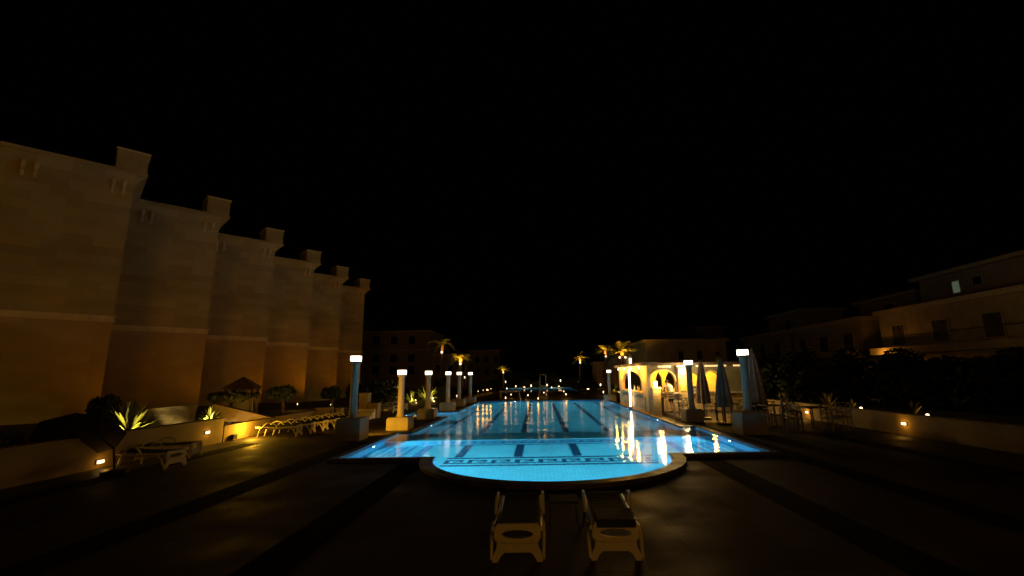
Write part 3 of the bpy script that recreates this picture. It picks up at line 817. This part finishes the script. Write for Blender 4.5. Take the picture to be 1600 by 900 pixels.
for x, y, e in ((7.0, 27.8, 230), (8.9, 27.8, 200), (10.3, 27.8, 180)):
    lamp('bar_ceiling_light', 'POINT', (x, y, 2.3), e, GOLD, bar, .08)
# eave lamps washing the pool-side front and the counter
for y in (24.8, 27.0, 29.2, 31.2):
    b_ = MB().lathe([(.01, -.05), (.04, -.03), (.045, 0), (.03, .03)], 10, Matrix.Translation((5.42, y, ZR - .12))).build('eave_bulb', MT['tube'], bar, True)
    lamp('west_eave_light', 'POINT', (5.15, y, ZR - .3), 90, GOLD, bar, .05)
# lamps of the bar and its bright pole as things of their own
t = thing('tube_lamp_post', 'glowing white vertical tube lamp before the pool side arch of the bar', 'lamp', (5.42, 27.6, .1))  # lit metal pole, its glare put in as a glowing tube
MB().tube([(0, 0, 0), (0, 0, .1)], .07, 12).build('foot', MT['blackmetal'], t)
MB().tube([(0, 0, .1), (0, 0, 2.25)], .055, 12).build('tube', MT['tube'], t, True)
lamp('tube_light', 'POINT', (-.15, 0, 1.2), 10, WARM, t, .1)
t = thing('globe_lamp', 'brilliant round globe lamp hanging under the bar eaves', 'lamp', (8.0, 25.75, 2.18))
g_ = MB(); g_.lathe([(.02, -.17), (.1, -.14), (.16, -.06), (.17, 0), (.16, .06), (.1, .14), (.02, .17)], 16); g_.build('globe', MT['globe'], t, True)
MB().tube([(0, 0, .17), (0, .0, .34)], .015, 6).build('stem', MT['blackmetal'], t)
lamp('globe_light', 'POINT', (0, -.5, -.05), 220, (1, .64, .22), t, .15)
t = thing('stone_pillar_stub', 'short pale stone pillar carrying a lantern at the pool corner of the bar', 'pillar', (5.78, 23.0, 0))
MB().box(-.19, .19, -.19, .19, 0, 1.35).build('shaft', MT['barstone'], t, bevel=.01)
MB().box(-.22, .22, -.22, .22, 1.352, 1.42).build('cap', MT['barstone'], t)
t = thing('lantern', 'small bright lantern standing on the short stone pillar', 'lantern', (5.78, 23.0, 1.422))
MB().box(-.09, .09, -.09, .09, 0, .03).box(-.11, .11, -.11, .11, .27, .31).build('frame', MT['blackmetal'], t)
MB().box(-.07, .07, -.07, .07, .032, .268).build('glass', MT['globe'], t)
lamp('lantern_glow', 'POINT', (.1, -.3, .1), 110, (1, .6, .16), t, .1)
# things in and before the bar
t = thing('waste_bin', 'slim dark waste bin standing before the bar counter', 'bin', (6.6, 25.4, 0))
MB().lathe([(.17, 0), (.19, .75), (.2, .76)], 18).build('body', MT['blackmetal'], t, True)
MB().lathe([(.21, .762), (.21, .82), (.14, .86)], 18).build('lid', MT['blackmetal'], t, True)
def bottle(loc, label, m='bottle', s_=1.0):
    o = MB().lathe([(.035, 0), (.038, .02), (.038, .17), (.015, .22), (.013, .29), (.016, .3)], 12).build('bottle', MT[m], smooth=True, loc=loc)
    o.scale = (s_,) * 3
    tag(o, label, 'bottle', 'bottles on the bar')
bl = ['leftmost brown bottle on the bar counter under the big arch', 'second bottle from the left on the bar counter',
      'third bottle from the left on the bar counter', 'bottle on the bar counter nearest to the standing person']
for i, x in enumerate((6.55, 6.75, 6.92, 7.1)): bottle((x, 26.2, 1.021), bl[i], s_=.9)
for i, y in enumerate((26.6, 27.0, 27.9)):
    bottle((5.76, y, 1.113), ['pale bottle on the serving ledge behind the tube lamp, nearest one', 'middle pale bottle on the pool side serving ledge', 'farthest pale bottle on the pool side serving ledge'][i], 'whitewood')
tag(MB().lathe([(.05, 0), (.16, .05), (.21, .12), (.2, .13), (.12, .06)], 20).build('bowl', MT['whitewood'], smooth=True, loc=(8.75, 26.2, 1.25)), 'white bowl on the middle bar opening', 'bowl')
tag(MB().box(-.17, .17, -.13, .13, 0, .23).build('crate', MT['greywood'], bevel=.02, loc=(8.75, 26.24, 1.021)), 'grey crate under the white bowl in the middle bar opening', 'crate')
tag(MB().box(-.17, .17, -.02, 0, -.15, .15).build('notice_board', mat('yellow_card', (.7, .5, .08), .6), bevel=.01, loc=(8.08, 26.03, 1.25)), 'blank yellow board fixed on the bright bar pillar', 'board')

# person in white shirt leaning at the counter
def person(loc, rz):
    t = thing('person', 'person in white shirt and dark shorts leaning on the bar counter', 'person', loc, rz)
    me = bpy.data.meshes.new('body'); V = []; E_ = []; RAD = []
    def v(x, y, z, r, p_=None):
        V.append((x, y, z)); RAD.append(r)
        if p_ is not None: E_.append((p_, len(V) - 1))
        return len(V) - 1
    pel = v(0, 0, .92, .14)
    s1 = v(0, .08, 1.10, .13, pel); s2 = v(0, .20, 1.28, .15, s1); s3 = v(0, .30, 1.40, .11, s2)
    nk = v(0, .37, 1.47, .055, s3); hd = v(0, .42, 1.56, .085, nk); tp = v(0, .44, 1.66, .07, hd)
    v(0, .51, 1.56, .03, hd)
    for s_ in (-1, 1):
        sh = v(.19 * s_, .29, 1.38, .06, s3); el = v(.24 * s_, .38, 1.13, .042, sh); wr = v(.16 * s_, .56, 1.08, .028, el)
        pm = v(.14 * s_, .63, 1.07, .032, wr)
        for k in range(4): 
            f1 = v(.14 * s_ + (k - 1.5) * .02, .69, 1.065, .009, pm); v(.14 * s_ + (k - 1.5) * .022, .725 - .01 * abs(k - 1.5), 1.05, .008, f1)
        v(.14 * s_ - s_ * .05, .655, 1.06, .01, pm)
        hp = v(.09 * s_, .0, .86, .10, pel); kn = v(.10 * s_, .04 + .05 * s_, .48, .06, hp)
        an = v(.11 * s_, -.04 + .06 * s_, .08, .04, kn); v(.12 * s_, .10 + .06 * s_, .035, .035, an)
    me.from_pydata(V, E_, []); o = bpy.data.objects.new('body', me); COL.objects.link(o); o.parent = t
    me.materials.append(MT['skin'])
    sk = o.modifiers.new('skin', 'SKIN'); sk.use_smooth_shade = True
    for i, r_ in enumerate(RAD): me.skin_vertices[0].data[i].radius = (r_, r_)
    me.skin_vertices[0].data[0].use_root = True
    sb = o.modifiers.new('sub', 'SUBSURF'); sb.levels = 1; sb.render_levels = 2
    sh = MB()
    sh.tube([(0, .0, .90), (0, .08, 1.10), (0, .20, 1.28), (0, .30, 1.41), (0, .335, 1.44)], [.175, .17, .19, .16, .09], 14)
    for s_ in (-1, 1): sh.tube([(.13 * s_, .28, 1.38), (.2 * s_, .3, 1.36), (.23 * s_, .345, 1.22)], [.09, .085, .07], 10)
    sh.build('shirt', MT['shirt'], t, True)
    so = MB()
    so.tube([(0, 0, .96), (0, 0, .82)], [.165, .18], 14)
    for s_ in (-1, 1): so.tube([(.085 * s_, 0, .88), (.1 * s_, .03, .56)], [.12, .095], 12)
    so.build('shorts', MT['shorts'], t, True)
    MB().lathe([(.03, .1), (.08, .07), (.098, .0), (.09, -.04)], 14, Matrix.Translation((0, .41, 1.63))).build('hair', MT['hair'], t, True)
person((7.3, 25.6, 0), .35)

# ------------------------------------------------------------------ furniture
def make_cafe_chair(m='greywood'):
    t = thing('cafe_chair', '', 'chair')
    MB().box(-.24, .24, -.22, .24, .43, .47).build('seat', MT[m], t, bevel=.01)
    for x, y, h in ((-.23, -.2, .68), (.23, -.2, .68), (-.23, .23, .95), (.23, .23, .95)):
        MB().tube([(x, y, 0), (x, y + (.04 if y > 0 else 0), h)], .022, 6).build('leg', MT[m], t)
    b = MB()
    for z in (.58, .93): b.tube([(-.23, .25, z), (.23, .25, z)], .02, 6)
    b.tube([(-.22, .25, .6), (.22, .26, .92)], .016, 6); b.tube([(.22, .25, .6), (-.22, .26, .92)], .016, 6)
    b.build('backrest', MT[m], t)
    for x in (-.23, .23): MB().box(x - .025, x + .025, -.22, .24, .68, .705).build('armrest', MT[m], t)
    return t
ch = make_cafe_chair()
CG = 'cafe chairs with crossed backs beside the pool bar'
chairs = [((6.85, 21.9), .2, 'cross backed chair directly left of the post before the bar'),
          ((7.75, 21.2), -.5, 'cross backed chair just right of the post before the bar'),
          ((8.05, 19.6), .3, 'cross backed chair left of the tall closed middle parasol'),
          ((8.75, 19.7), .0, 'cross backed chair between the middle parasol and the tallest post'),
          ((9.05, 18.2), .1, 'cross backed chair just right of the tallest post'),
          ((9.75, 18.5), 2.8, 'chair facing the pool beside the rightmost parasol'),
          ((10.4, 19.4), .1, 'cross backed chair at the second table right of the posts'),
          ((10.9, 20.4), .4, 'cross backed chair close to the far recessed wall lamp'),
          ((9.1, 16.9), 1.4, 'dark chair seen sideways in front of the tallest post row'),
          ((10.3, 16.6), .2, 'lone dim chair before the right garden wall'),
          ((11.0, 17.2), -.9, 'dim chair standing close against the right garden wall')]
for i, (p, rz, lb) in enumerate(chairs): place(ch, i, (*p, 0), rz, lb, CG)
def make_stool():
    t = thing('bar_stool', '', 'bar stool')
    MB().box(-.2, .2, -.2, .2, .74, .78).build('seat', MT['whitewood'], t, bevel=.01)
    for x, y, h in ((-.18, -.18, .74), (.18, -.18, .74), (-.18, .18, 1.1), (.18, .18, 1.1)):
        MB().tube([(x * 1.12, y * 1.12, 0), (x, y, h)], .02, 6).build('leg', MT['whitewood'], t)
    b = MB().box(-.18, .18, .17, .2, 1.0, 1.1).box(-.18, .18, .17, .2, .86, .92); b.build('backrest', MT['whitewood'], t)
    MB().box(-.19, .19, -.2, -.17, .28, .31).box(-.19, .19, .17, .2, .28, .31).build('footrest', MT['whitewood'], t)
    return t
st = make_stool()
for i, (p, rz, lb) in enumerate([((6.62, 22.3), 2.9, 'pale bar stool standing alone near the pool coping'),
                                 ((7.15, 25.5), 3.1, 'bar stool between the waste bin and the standing person'),
                                 ((9.3, 25.4), 3.1, 'bar stool before the right arch of the bar')]):
    place(st, i, (*p, 0), rz, lb, 'bar stools near the counter')
def make_table():
    t = thing('cafe_table', '', 'table')
    MB().box(-.4, .4, -.4, .4, .71, .75).build('table_top', MT['darkwood'], t, bevel=.01)
    for x, y in ((-.34, -.34), (.34, -.34), (.34, .34), (-.34, .34)): MB().tube([(x, y, 0), (x, y, .71)], .025, 6).build('leg', MT['darkwood'], t)
    return t
tb = make_table()
for i, (p, lb) in enumerate([((8.35, 20.9), 'dark cafe table behind the lamp post before the bar'), ((9.55, 19.4), 'dark cafe table right of the middle parasol'),
                             ((10.4, 18.0), 'dark cafe table nearest to the right garden wall')]):
    place(tb, i, (*p, 0), .1 * i, lb, 'dark cafe tables on the bar terrace')

def make_parasol(z0, z1, r, m='canvas'):
    t = thing('closed_parasol', '', 'parasol')
    MB().lathe([(.3, 0), (.3, .07), (.06, .1)], 16).build('base', MT['blackmetal'], t, True)
    MB().tube([(0, 0, .08), (0, 0, z1 + .05)], .03, 8).build('pole', MT['darkwood'], t, True)
    MB().lathe([(r, z0), (r * 1.02, z0 + .15), (r * .72, z0 + (z1 - z0) * .5), (r * .36, z0 + (z1 - z0) * .85), (.035, z1)], 40,
               wob=lambda w, z: 1 + .16 * math.cos(8 * w) + .05 * math.sin(3 * w + z * 2)).build('canopy', MT[m], t, True)
    return t
pp = make_parasol(.7, 2.65, .29)
UG = 'closed grey parasols on the bar terrace'
place(pp, 0, (7.62, 21.7, 0), .3, 'closed grey parasol just right of the lamp post before the bar', UG)
place(pp, 1, (7.62, 19.3, 0), 1.2, 'closed grey parasol standing in the middle, left of the tallest post', UG)
pp2 = make_parasol(.95, 2.95, .32)
place(pp2, 0, (8.25, 17.8, 0), .6, 'closed parasol directly right of the tallest post', UG)

# open dark parasol tilted at the far left
t = thing('tilted_parasol', 'dark tilted open parasol above the left sun loungers', 'parasol', (-9.95, 11.3, 0), 0)
top = Vector((-1.0, .1, 1.12)); ax = Vector((-.35, .55, .75)).normalized()
q = ax.to_track_quat('Z', 'Y').to_matrix().to_4x4(); q.translation = top - ax * .35
MB().lathe([(.85, 0), (.83, .03), (.5, .16), (.2, .26), (.02, .3)], 8, q).build('canopy', MT['browncanvas'], t)
MB().tube([(0, 0, 0), (-.1, .0, .55), tuple(top)], .025, 8).build('pole', MT['darkwood'], t)
MB().lathe([(.26, 0), (.26, .06), (.05, .09)], 14).build('base', MT['blackmetal'], t)

def make_lounger(drape=False):
    t = thing('sun_lounger', '', 'sun lounger')
    W2 = .31
    def end(y0, y1):
        oval = [(.21 * math.cos(a_), .305 + .05 * math.sin(a_)) for a_ in [2 * PI * i / 20 for i in range(20)]]
        out = [(-.33, 0), (-.26, 0), (-.215, .07), (-.17, .105), (.17, .105), (.215, .07), (.26, 0), (.33, 0), (.325, .06), (.275, .15), (.27, .22), (.31, .27), (.30, .36), (.265, .425), (-.265, .425), (-.30, .36), (-.31, .27), (-.27, .22), (-.275, .15), (-.325, .06)]
        m = MB().prism(out, [oval], y0, y1, lambda a, b, c: (a, c, b))
        return m
    end(0, .05).build('foot_frame', MT['plastic'], t, bevel=.012)
    MB().tube([(-.26, -.012, .235), (-.14, -.02, .222), (.14, -.02, .222), (.26, -.012, .235)], .012, 6).build('foot_rib', MT['plastic'], t, True)
    MB().box(-.15, .15, -.006, .0, .135, .20).build('foot_panel', MT['plastic'], t, bevel=.004)
    for s_ in (-1, 1):
        MB().tube([(s_ * W2, .03, .36), (s_ * W2, .6, .33), (s_ * W2, 1.1, .33), (s_ * W2, 1.62, .36)], [.03, .028, .028, .03], 8).build('side_rail', MT['plastic'], t, True)
        MB().tube([(s_ * .34, .0, .03), (s_ * .35, .12, .25), (s_ * .345, .3, .36)], [.02, .022, .022], 8).build('brace', MT['plastic'], t, True)
        pts = [(s_ * .35, .75 + .62 * i / 10, .34 + .2 * math.sin(PI * i / 10) ** .7 if 0 < i < 10 else .34) for i in range(11)]
        MB().tube(pts, .022, 8).build('armrest', MT['plastic'], t, True)
        MB().tube([(s_ * .3, 1.42, .34), (s_ * .34, 1.52, 0)], [.03, .022], 8).build('leg', MT['plastic'], t, True)
    mt = MB()
    n = 20
    for i in range(n):
        y0 = .06 + 1.54 * i / n; y1 = .06 + 1.54 * (i + .9) / n
        z = .43 - .03 * math.sin(PI * i / n)
        mt.box(-.255, .255, y0, y1, z - .03, z)
    mt.build('mattress', MT['darkfab'], t, bevel=.006)
    if drape:
        MB().box(-.24, .27, -.02, .5, .44, .462).box(-.24, .27, -.024, -.002, .37, .462).build('towel', MT['darkfab'], t, bevel=.006)
    return t
lg = make_lounger(); LG = 'plastic sun loungers round the pool'
place(lg, 0, (-.265, 5.72, 0), 0, 'left one of two sun loungers standing end on in the foreground', LG)
lg.scale = (.88, .9, .96)
l2 = make_lounger(True); l2.location = (.87, 5.72, 0); l2.rotation_euler = (0, 0, -.04); l2.scale = (.88, .9, .96); tag(l2, 'right one of two foreground sun loungers, a dark towel over its end rail', 'sun lounger', LG)
row = ['first white lounger of the lit row, next to the golden wall', 'second white lounger of the lit row by the golden wall', 'third and middle lounger of the lit row left of the posts',
       'fourth lounger of the lit row, counted from the golden wall', 'fifth lounger of the lit row, one before its end', 'last lounger of the lit row, nearest to the dark pedestal']
for i in range(6):
    place(lg, 1, (-9.0 + .12 * i, 17.9 + i * .82, 0), PI / 2 + .12 + .05 * math.sin(i * 2), row[i], LG)
for p, rz, lb in [((-9.0, 11.9), 1.4, 'dark lounger under the tilted parasol at the far left'), ((-9.6, 13.4), 1.7, 'dark lounger in front of the glowing yucca wall'),
                  ((-8.6, 28.5), 1.2, 'dim lounger behind the gold lit lamp post'),
                  ((-8.6, 30.5), 1.3, 'dim lounger seen between the second and third left posts')]:
    place(lg, 1, (*p, 0), rz, lb, LG)
t = thing('side_table', 'low black side table with thin steel legs between the foreground loungers', 'side table', (.33, 6.9, 0))
MB().box(-.2, .2, -.2, .2, .36, .39).build('table_top', MT['darkfab'], t, bevel=.008)
for x, y in ((-.18, -.18), (.18, -.18), (.18, .18), (-.18, .18)): MB().tube([(x * 1.1, y * 1.1, 0), (x, y, .36)], .008, 6).build('leg', MT['metal'], t, True)

# tall steel lifeguard chair beyond the pool
t = thing('lifeguard_chair', 'tall pale tubular lifeguard chair beyond the far pool edge', 'lifeguard chair', (.45, 41.5, 0))
for x in (-.26, .26):
    MB().tube([(x, 0, 0), (x, 0, 2.15)], .03, 8).build('upright', MT['column'], t)
    MB().tube([(x * 1.7, 1.1, 0), (x, .45, 1.15)], .03, 8).build('leg', MT['column'], t)
for z in (.35, .72, 1.08): MB().tube([(-.26, 0, z), (.26, 0, z)], .022, 6).build('rung', MT['column'], t)
MB().tube([(-.26, 0, 2.13), (.26, 0, 2.13)], .035, 8).build('top_rail', MT['column'], t)
MB().box(-.27, .27, 0, .5, 1.12, 1.17).build('seat', MT['column'], t)
# small pool ladder at the far edge
t = thing('pool_ladder', 'small chrome pool ladder on the far pool edge', 'pool ladder', (-1.2, 38.2, 0))
for x in (-.22, .22): MB().tube([(x, -.35, -.4), (x, -.35, .35), (x, -.2, .5), (x, .1, .5), (x, .25, .1)], .02, 8).build('handrail', MT['metal'], t, True)
MB().tube([(-.22, -.35, -.1), (.22, -.35, -.1)], .02, 6).build('rung', MT['metal'], t)
# low table with a lamp behind the pool, left
t = thing('low_table', 'pale low table beyond the far left end of the pool', 'table', (*at_z(797, 622, 0).xy, 0))
MB().box(-1.0, 1.0, -.5, .5, .62, .68).build('table_top', MT['whitewood'], t, bevel=.01)
for x, y in ((-.9, -.4), (.9, -.4), (.9, .4), (-.9, .4)): MB().tube([(x, y, 0), (x, y, .62)], .03, 6).build('leg', MT['column'], t)

# ------------------------------------------------------------------ little garden lights, far and near
def make_bollard():
    t = thing('garden_light', '', 'lamp')
    MB().tube([(0, 0, 0), (0, 0, .32)], .04, 8).build('post', MT['blackmetal'], t)
    MB().lathe([(.02, .322), (.04, .36), (.052, .43), (.035, .5), (.01, .53)], 12).build('globe', MT['bulb'], t, True)
    return t
bo = make_bollard()
GLs = [(790, 621, 1.0, 9, 'candle like garden light at the far left corner of the pool, the tallest'), (825, 617, .8, 3, 'garden light left of the lifeguard chair'),
       (841, 622, .9, 6, 'garden light at the foot of the lifeguard chair'), (850, 613, .7, 3, 'garden light right of the lifeguard chair, upper one'),
       (853.5, 616, .8, 3, 'garden light right of the lifeguard chair, lower one'), (881, 611, .8, 3, 'left light of the pair behind the far pool edge'),
       (884.5, 615.5, .9, 8, 'right and brighter light of the pair behind the far pool edge'), (798.5, 616, .7, 3, 'garden light resting by the pale low table'),
       (806, 603, 1.0, 0, 'tiny light left of the lifeguard chair, far off'), (830, 602, 1.2, 0, 'warm light cluster lamp behind the second pool, left'),
       (855, 601, 1.2, 0, 'tiny far light just right of the lifeguard chair top'), (862, 605, .9, 0, 'tiny far light right beside the blue second pool'),
       (813, 592.5, 1.2, 0, 'small high light over the distant shrubs left of the chair'), (876, 594, 1.2, 0, 'small high light among the distant shrubs right of the chair'),
       (922.5, 598, 1.4, 0, 'tall far light between the slim palm and the big palms'), (928.5, 601, .9, 0, 'tiny light below the big left palm'),
       (938.5, 600.5, 1.3, 0, 'warm light left of the distant lamp post'), (943, 612, 1.0, 5, 'bright light at the foot of the plant left of the bar'),
       (596, 624, .8, 3, 'left light on the slope behind the first two posts'), (617, 622, .7, 3, 'light just left of the gold column, lower of two'),
       (620, 619.5, .6, 0, 'light just left of the gold column, upper of two'), (603.5, 633, .5, 3, 'lowest light on the slope left of the gold column'),
       (649.5, 625, .6, 3, 'light just right of the gold column'), (676, 622, .7, 3, 'light right of the third left post'),
       (714, 618, 1.1, 6, 'big bright light left of the post in front of the lit palm'), (747, 611, .5, 0, 'first tiny light of the row right of the last post'),
       (755, 609.5, .5, 0, 'second tiny light of the row right of the last post'), (761, 608, .5, 0, 'third tiny light of the row right of the last post'),
       (767, 607, .5, 0, 'fourth tiny light of the row right of the last post'), (792, 606.5, .9, 0, 'light at the foot of the small distant palm'),
       (790, 596, 1.0, 0, 'light halfway up beside the small distant palm trunk'), (726, 589, 1.2, 0, 'reddish light between fourth post and palm trunk'),
       (464, 631, .7, 4, 'bright garden light right of the round clipped tree'), (516, 632, .4, 2, 'tiny light under the clipped tree by the pier'),
       (614, 597, .9, 0, 'tiny light on top of the bush left of the gold column')]
for i, (x, y, s_, e, lb) in enumerate(GLs):
    z0 = 0.0
    base_y = y + 6
    p_ = at_z(x, max(base_y, 604), 0.0)
    if p_.y > 90: p_ = at_y(x, base_y, 90)
    if x in (464, 516): p_ = at_z(x, y + 10, .42)
    want = at_y(x, y, p_.y)
    o = place(bo, i, (p_.x, p_.y, want.z - .46 * (p_.y / 45 + .3) * s_ * .72), 0, lb, 'small garden lights', scale=(p_.y / 45 + .3) * s_ * .72)
    if o.location.z > .05 and x not in (464, 516):       # a taller post reaches the ground
        h_ = o.location.z / o.scale[0]
        o.location.z = 0
        for c in o.children:
            nm = c.name.split('.')[0]
            if nm == 'globe': c.location.z = h_
            if nm == 'post': c.scale.z = (h_ + .32) / .32
    if e:
        lamp('garden_glow', 'POINT', (0, -.25, .6 if o.location.z > -.3 else .9), e * .45, GOLD, o, .08)

# distant shrubs catching garden light
def dim_shrub(x, y, w, h, Y, lb): tree_px(x, y, w, h, Y, lb, n=500, leaf=.3, name='distant_shrub', group='distant shrubs beyond the pools')
for x, y, w, h, Y, lb in [(806, 592, 24, 16, 84, 'distant shrub right of the small palm'), (818, 598, 22, 14, 82, 'distant amber lit shrub left of the lifeguard chair'),
                          (834, 600, 18, 12, 80, 'distant shrub directly behind the lifeguard chair'), (862, 594, 20, 18, 84, 'distant shrub right of the lifeguard chair'),
                          (876, 596, 26, 14, 86, 'distant shrub between the chair and the slim palm'), (892, 598, 20, 14, 84, 'distant shrub left of the slim palm'),
                          (758, 602, 30, 10, 70, 'distant low shrub right of the last left post'), (772, 600, 20, 12, 74, 'distant shrub left of the small palm'),
                          (915, 600, 24, 12, 70, 'distant shrub under the slim palm'), (925, 602, 18, 12, 66, 'distant shrub left of the big palms')]:
    dim_shrub(x, y, w, h, Y, lb)
for x, Y, e in ((820, 78, 60), (872, 80, 60), (765, 66, 30), (915, 64, 20)):
    p_ = at_z(x, 612, .0); g = thing('ground_floodlight', 'low flood lamp lighting distant shrubs near picture column %d' % x, 'lamp', (on(x, 600, Y).x, Y - 3, 0), 0, 'flood lamps among distant shrubs')
    g['label'] = {820: 'low flood lamp before the shrubs left of the lifeguard chair', 872: 'low flood lamp before the shrubs right of the lifeguard chair',
                  765: 'low flood lamp before the shrubs right of the last left post', 915: 'low flood lamp before the shrubs under the slim palm'}[x]
    MB().box(-.15, .15, -.1, .1, 0, .18).build('housing', MT['blackmetal'], g)
    MB().box(-.12, .12, .05, .12, .182, .25).build('lens', MT['bulb_lit'], g)
    lamp('flood_light', 'SPOT', (0, .3, .4), e * 2, AMBER, g, .1, aim=(0, 3, 1.5), spot=140)

# flood lamps that wash the hotel wings, standing in the garden bed
FL = [(-17.9, 20.6, 60, 'flood lamp at the foot of the nearest hotel wing'), (-17.9, 26.9, 90, 'flood lamp at the foot of the second hotel wing'),
      (-17.9, 33.2, 120, 'flood lamp at the foot of the third hotel wing'), (-17.9, 39.4, 230, 'flood lamp at the foot of the fourth hotel wing'),
      (-17.9, 45.6, 120, 'flood lamp at the foot of the fifth hotel wing'), (-17.9, 51.8, 100, 'flood lamp at the foot of the last hotel wing')]
for x, y, e, lb in FL:
    g = thing('wall_floodlight', lb, 'lamp', (x, y, .42), 0, 'flood lamps washing the hotel wings')
    MB().box(-.18, .18, -.1, .1, 0, .2).build('housing', MT['blackmetal'], g, bevel=.01)
    lamp('wing_light', 'SPOT', (-.1, .1, .3), e * .7, (1, .34, .0), g, .3, aim=(-2.0, .8, 4.5), spot=150, blend=1.0)
# added unseen behind the dark near pedestal: lamp that turns the second post and the lounger row gold
g = thing('pedestal_floodlight', 'amber flood lamp hung behind the nearest left pedestal', 'lamp', (-6.42, 17.12, .45))
MB().box(-.14, .14, -.05, .05, -.1, .1).build('housing', MT['blackmetal'], g)
lamp('pedestal_light', 'SPOT', (0, .2, .05), 260, (1, .46, .02), g, .06, aim=(0, 3, .1), spot=128, blend=.3)
g = thing('deck_floodlight', 'amber flood lamp on the deck side of the golden garden wall', 'lamp', (-10.82, 16.9, .12))
MB().box(-.05, .05, -.1, .1, -.08, .08).build('housing', MT['blackmetal'], g)
lamp('deck_light', 'POINT', (.35, .5, .3), 110, (1, .5, .03), g, .08)
g = thing('pedestal_floodlight', 'pale flood lamp behind the third left pedestal', 'lamp', (-5.56, 24.7, .35))  # unseen lamp added for the pale light on the next pedestal
MB().box(-.14, .14, -.05, .05, -.1, .1).build('housing', MT['blackmetal'], g)
lamp('pedestal_light', 'POINT', (0, .4, .15), 45, (.9, .85, .5), g, .06)
# added street lamp, unseen behind the camera: faint amber on the deck, loungers and facades
g = thing('street_lamp', 'street lamp standing behind the viewpoint on the right', 'lamp', (6, -9, 0))
MB().tube([(0, 0, 0), (0, 0, 7)], .07, 8).build('pole', MT['blackmetal'], g)
MB().box(-.2, .2, -.1, .4, 7, 7.12).build('head', MT['blackmetal'], g)
lamp('street_light', 'POINT', (0, .3, 6.8), 560, (1, .42, .03), g, .2)
g = thing('path_lamp', 'knee high path lamp standing behind the viewpoint', 'lamp', (2.2, -5, 0))  # added out of view to light the near ends of the front loungers
MB().tube([(0, 0, 0), (0, 0, .9)], .05, 8).build('post', MT['blackmetal'], g)
MB().lathe([(.06, .902), (.1, .95), (.1, 1.05), (.03, 1.1)], 12).build('globe', MT['bulb'], g)
lamp('path_light', 'SPOT', (0, .25, 1.0), 80, (1, .52, .12), g, .1, aim=(-1.8, 11, .3), spot=34, blend=.4)
g = thing('street_lamp', 'street lamp standing behind the viewpoint on the left', 'lamp', (-3, -17, 0))  # added out of view to wash the hotel wings
MB().tube([(0, 0, 0), (0, 0, 10)], .09, 8).build('pole', MT['blackmetal'], g)
MB().box(-.2, .2, -.1, .4, 10, 10.12).build('head', MT['blackmetal'], g)
lamp('wing_wash_light', 'SPOT', (0, .5, 9.9), 3600, (1, .46, .0), g, 2.6, aim=(-20.6, 42, 8.9), spot=36, blend=.7)

g = thing('bed_floodlight', 'amber lamp in the planting bed lighting the sloping stair wall', 'lamp', (-11.7, 18.0, .42))  # extra lamp added to brighten the stair wall the deck light misses
MB().box(-.06, .06, -.05, .05, 0, .1).build('housing', MT['blackmetal'], g)
lamp('bed_light', 'SPOT', (0, .08, .14), 60, (1, .40, .01), g, .05, aim=(-.2, 1.4, .2), spot=120)
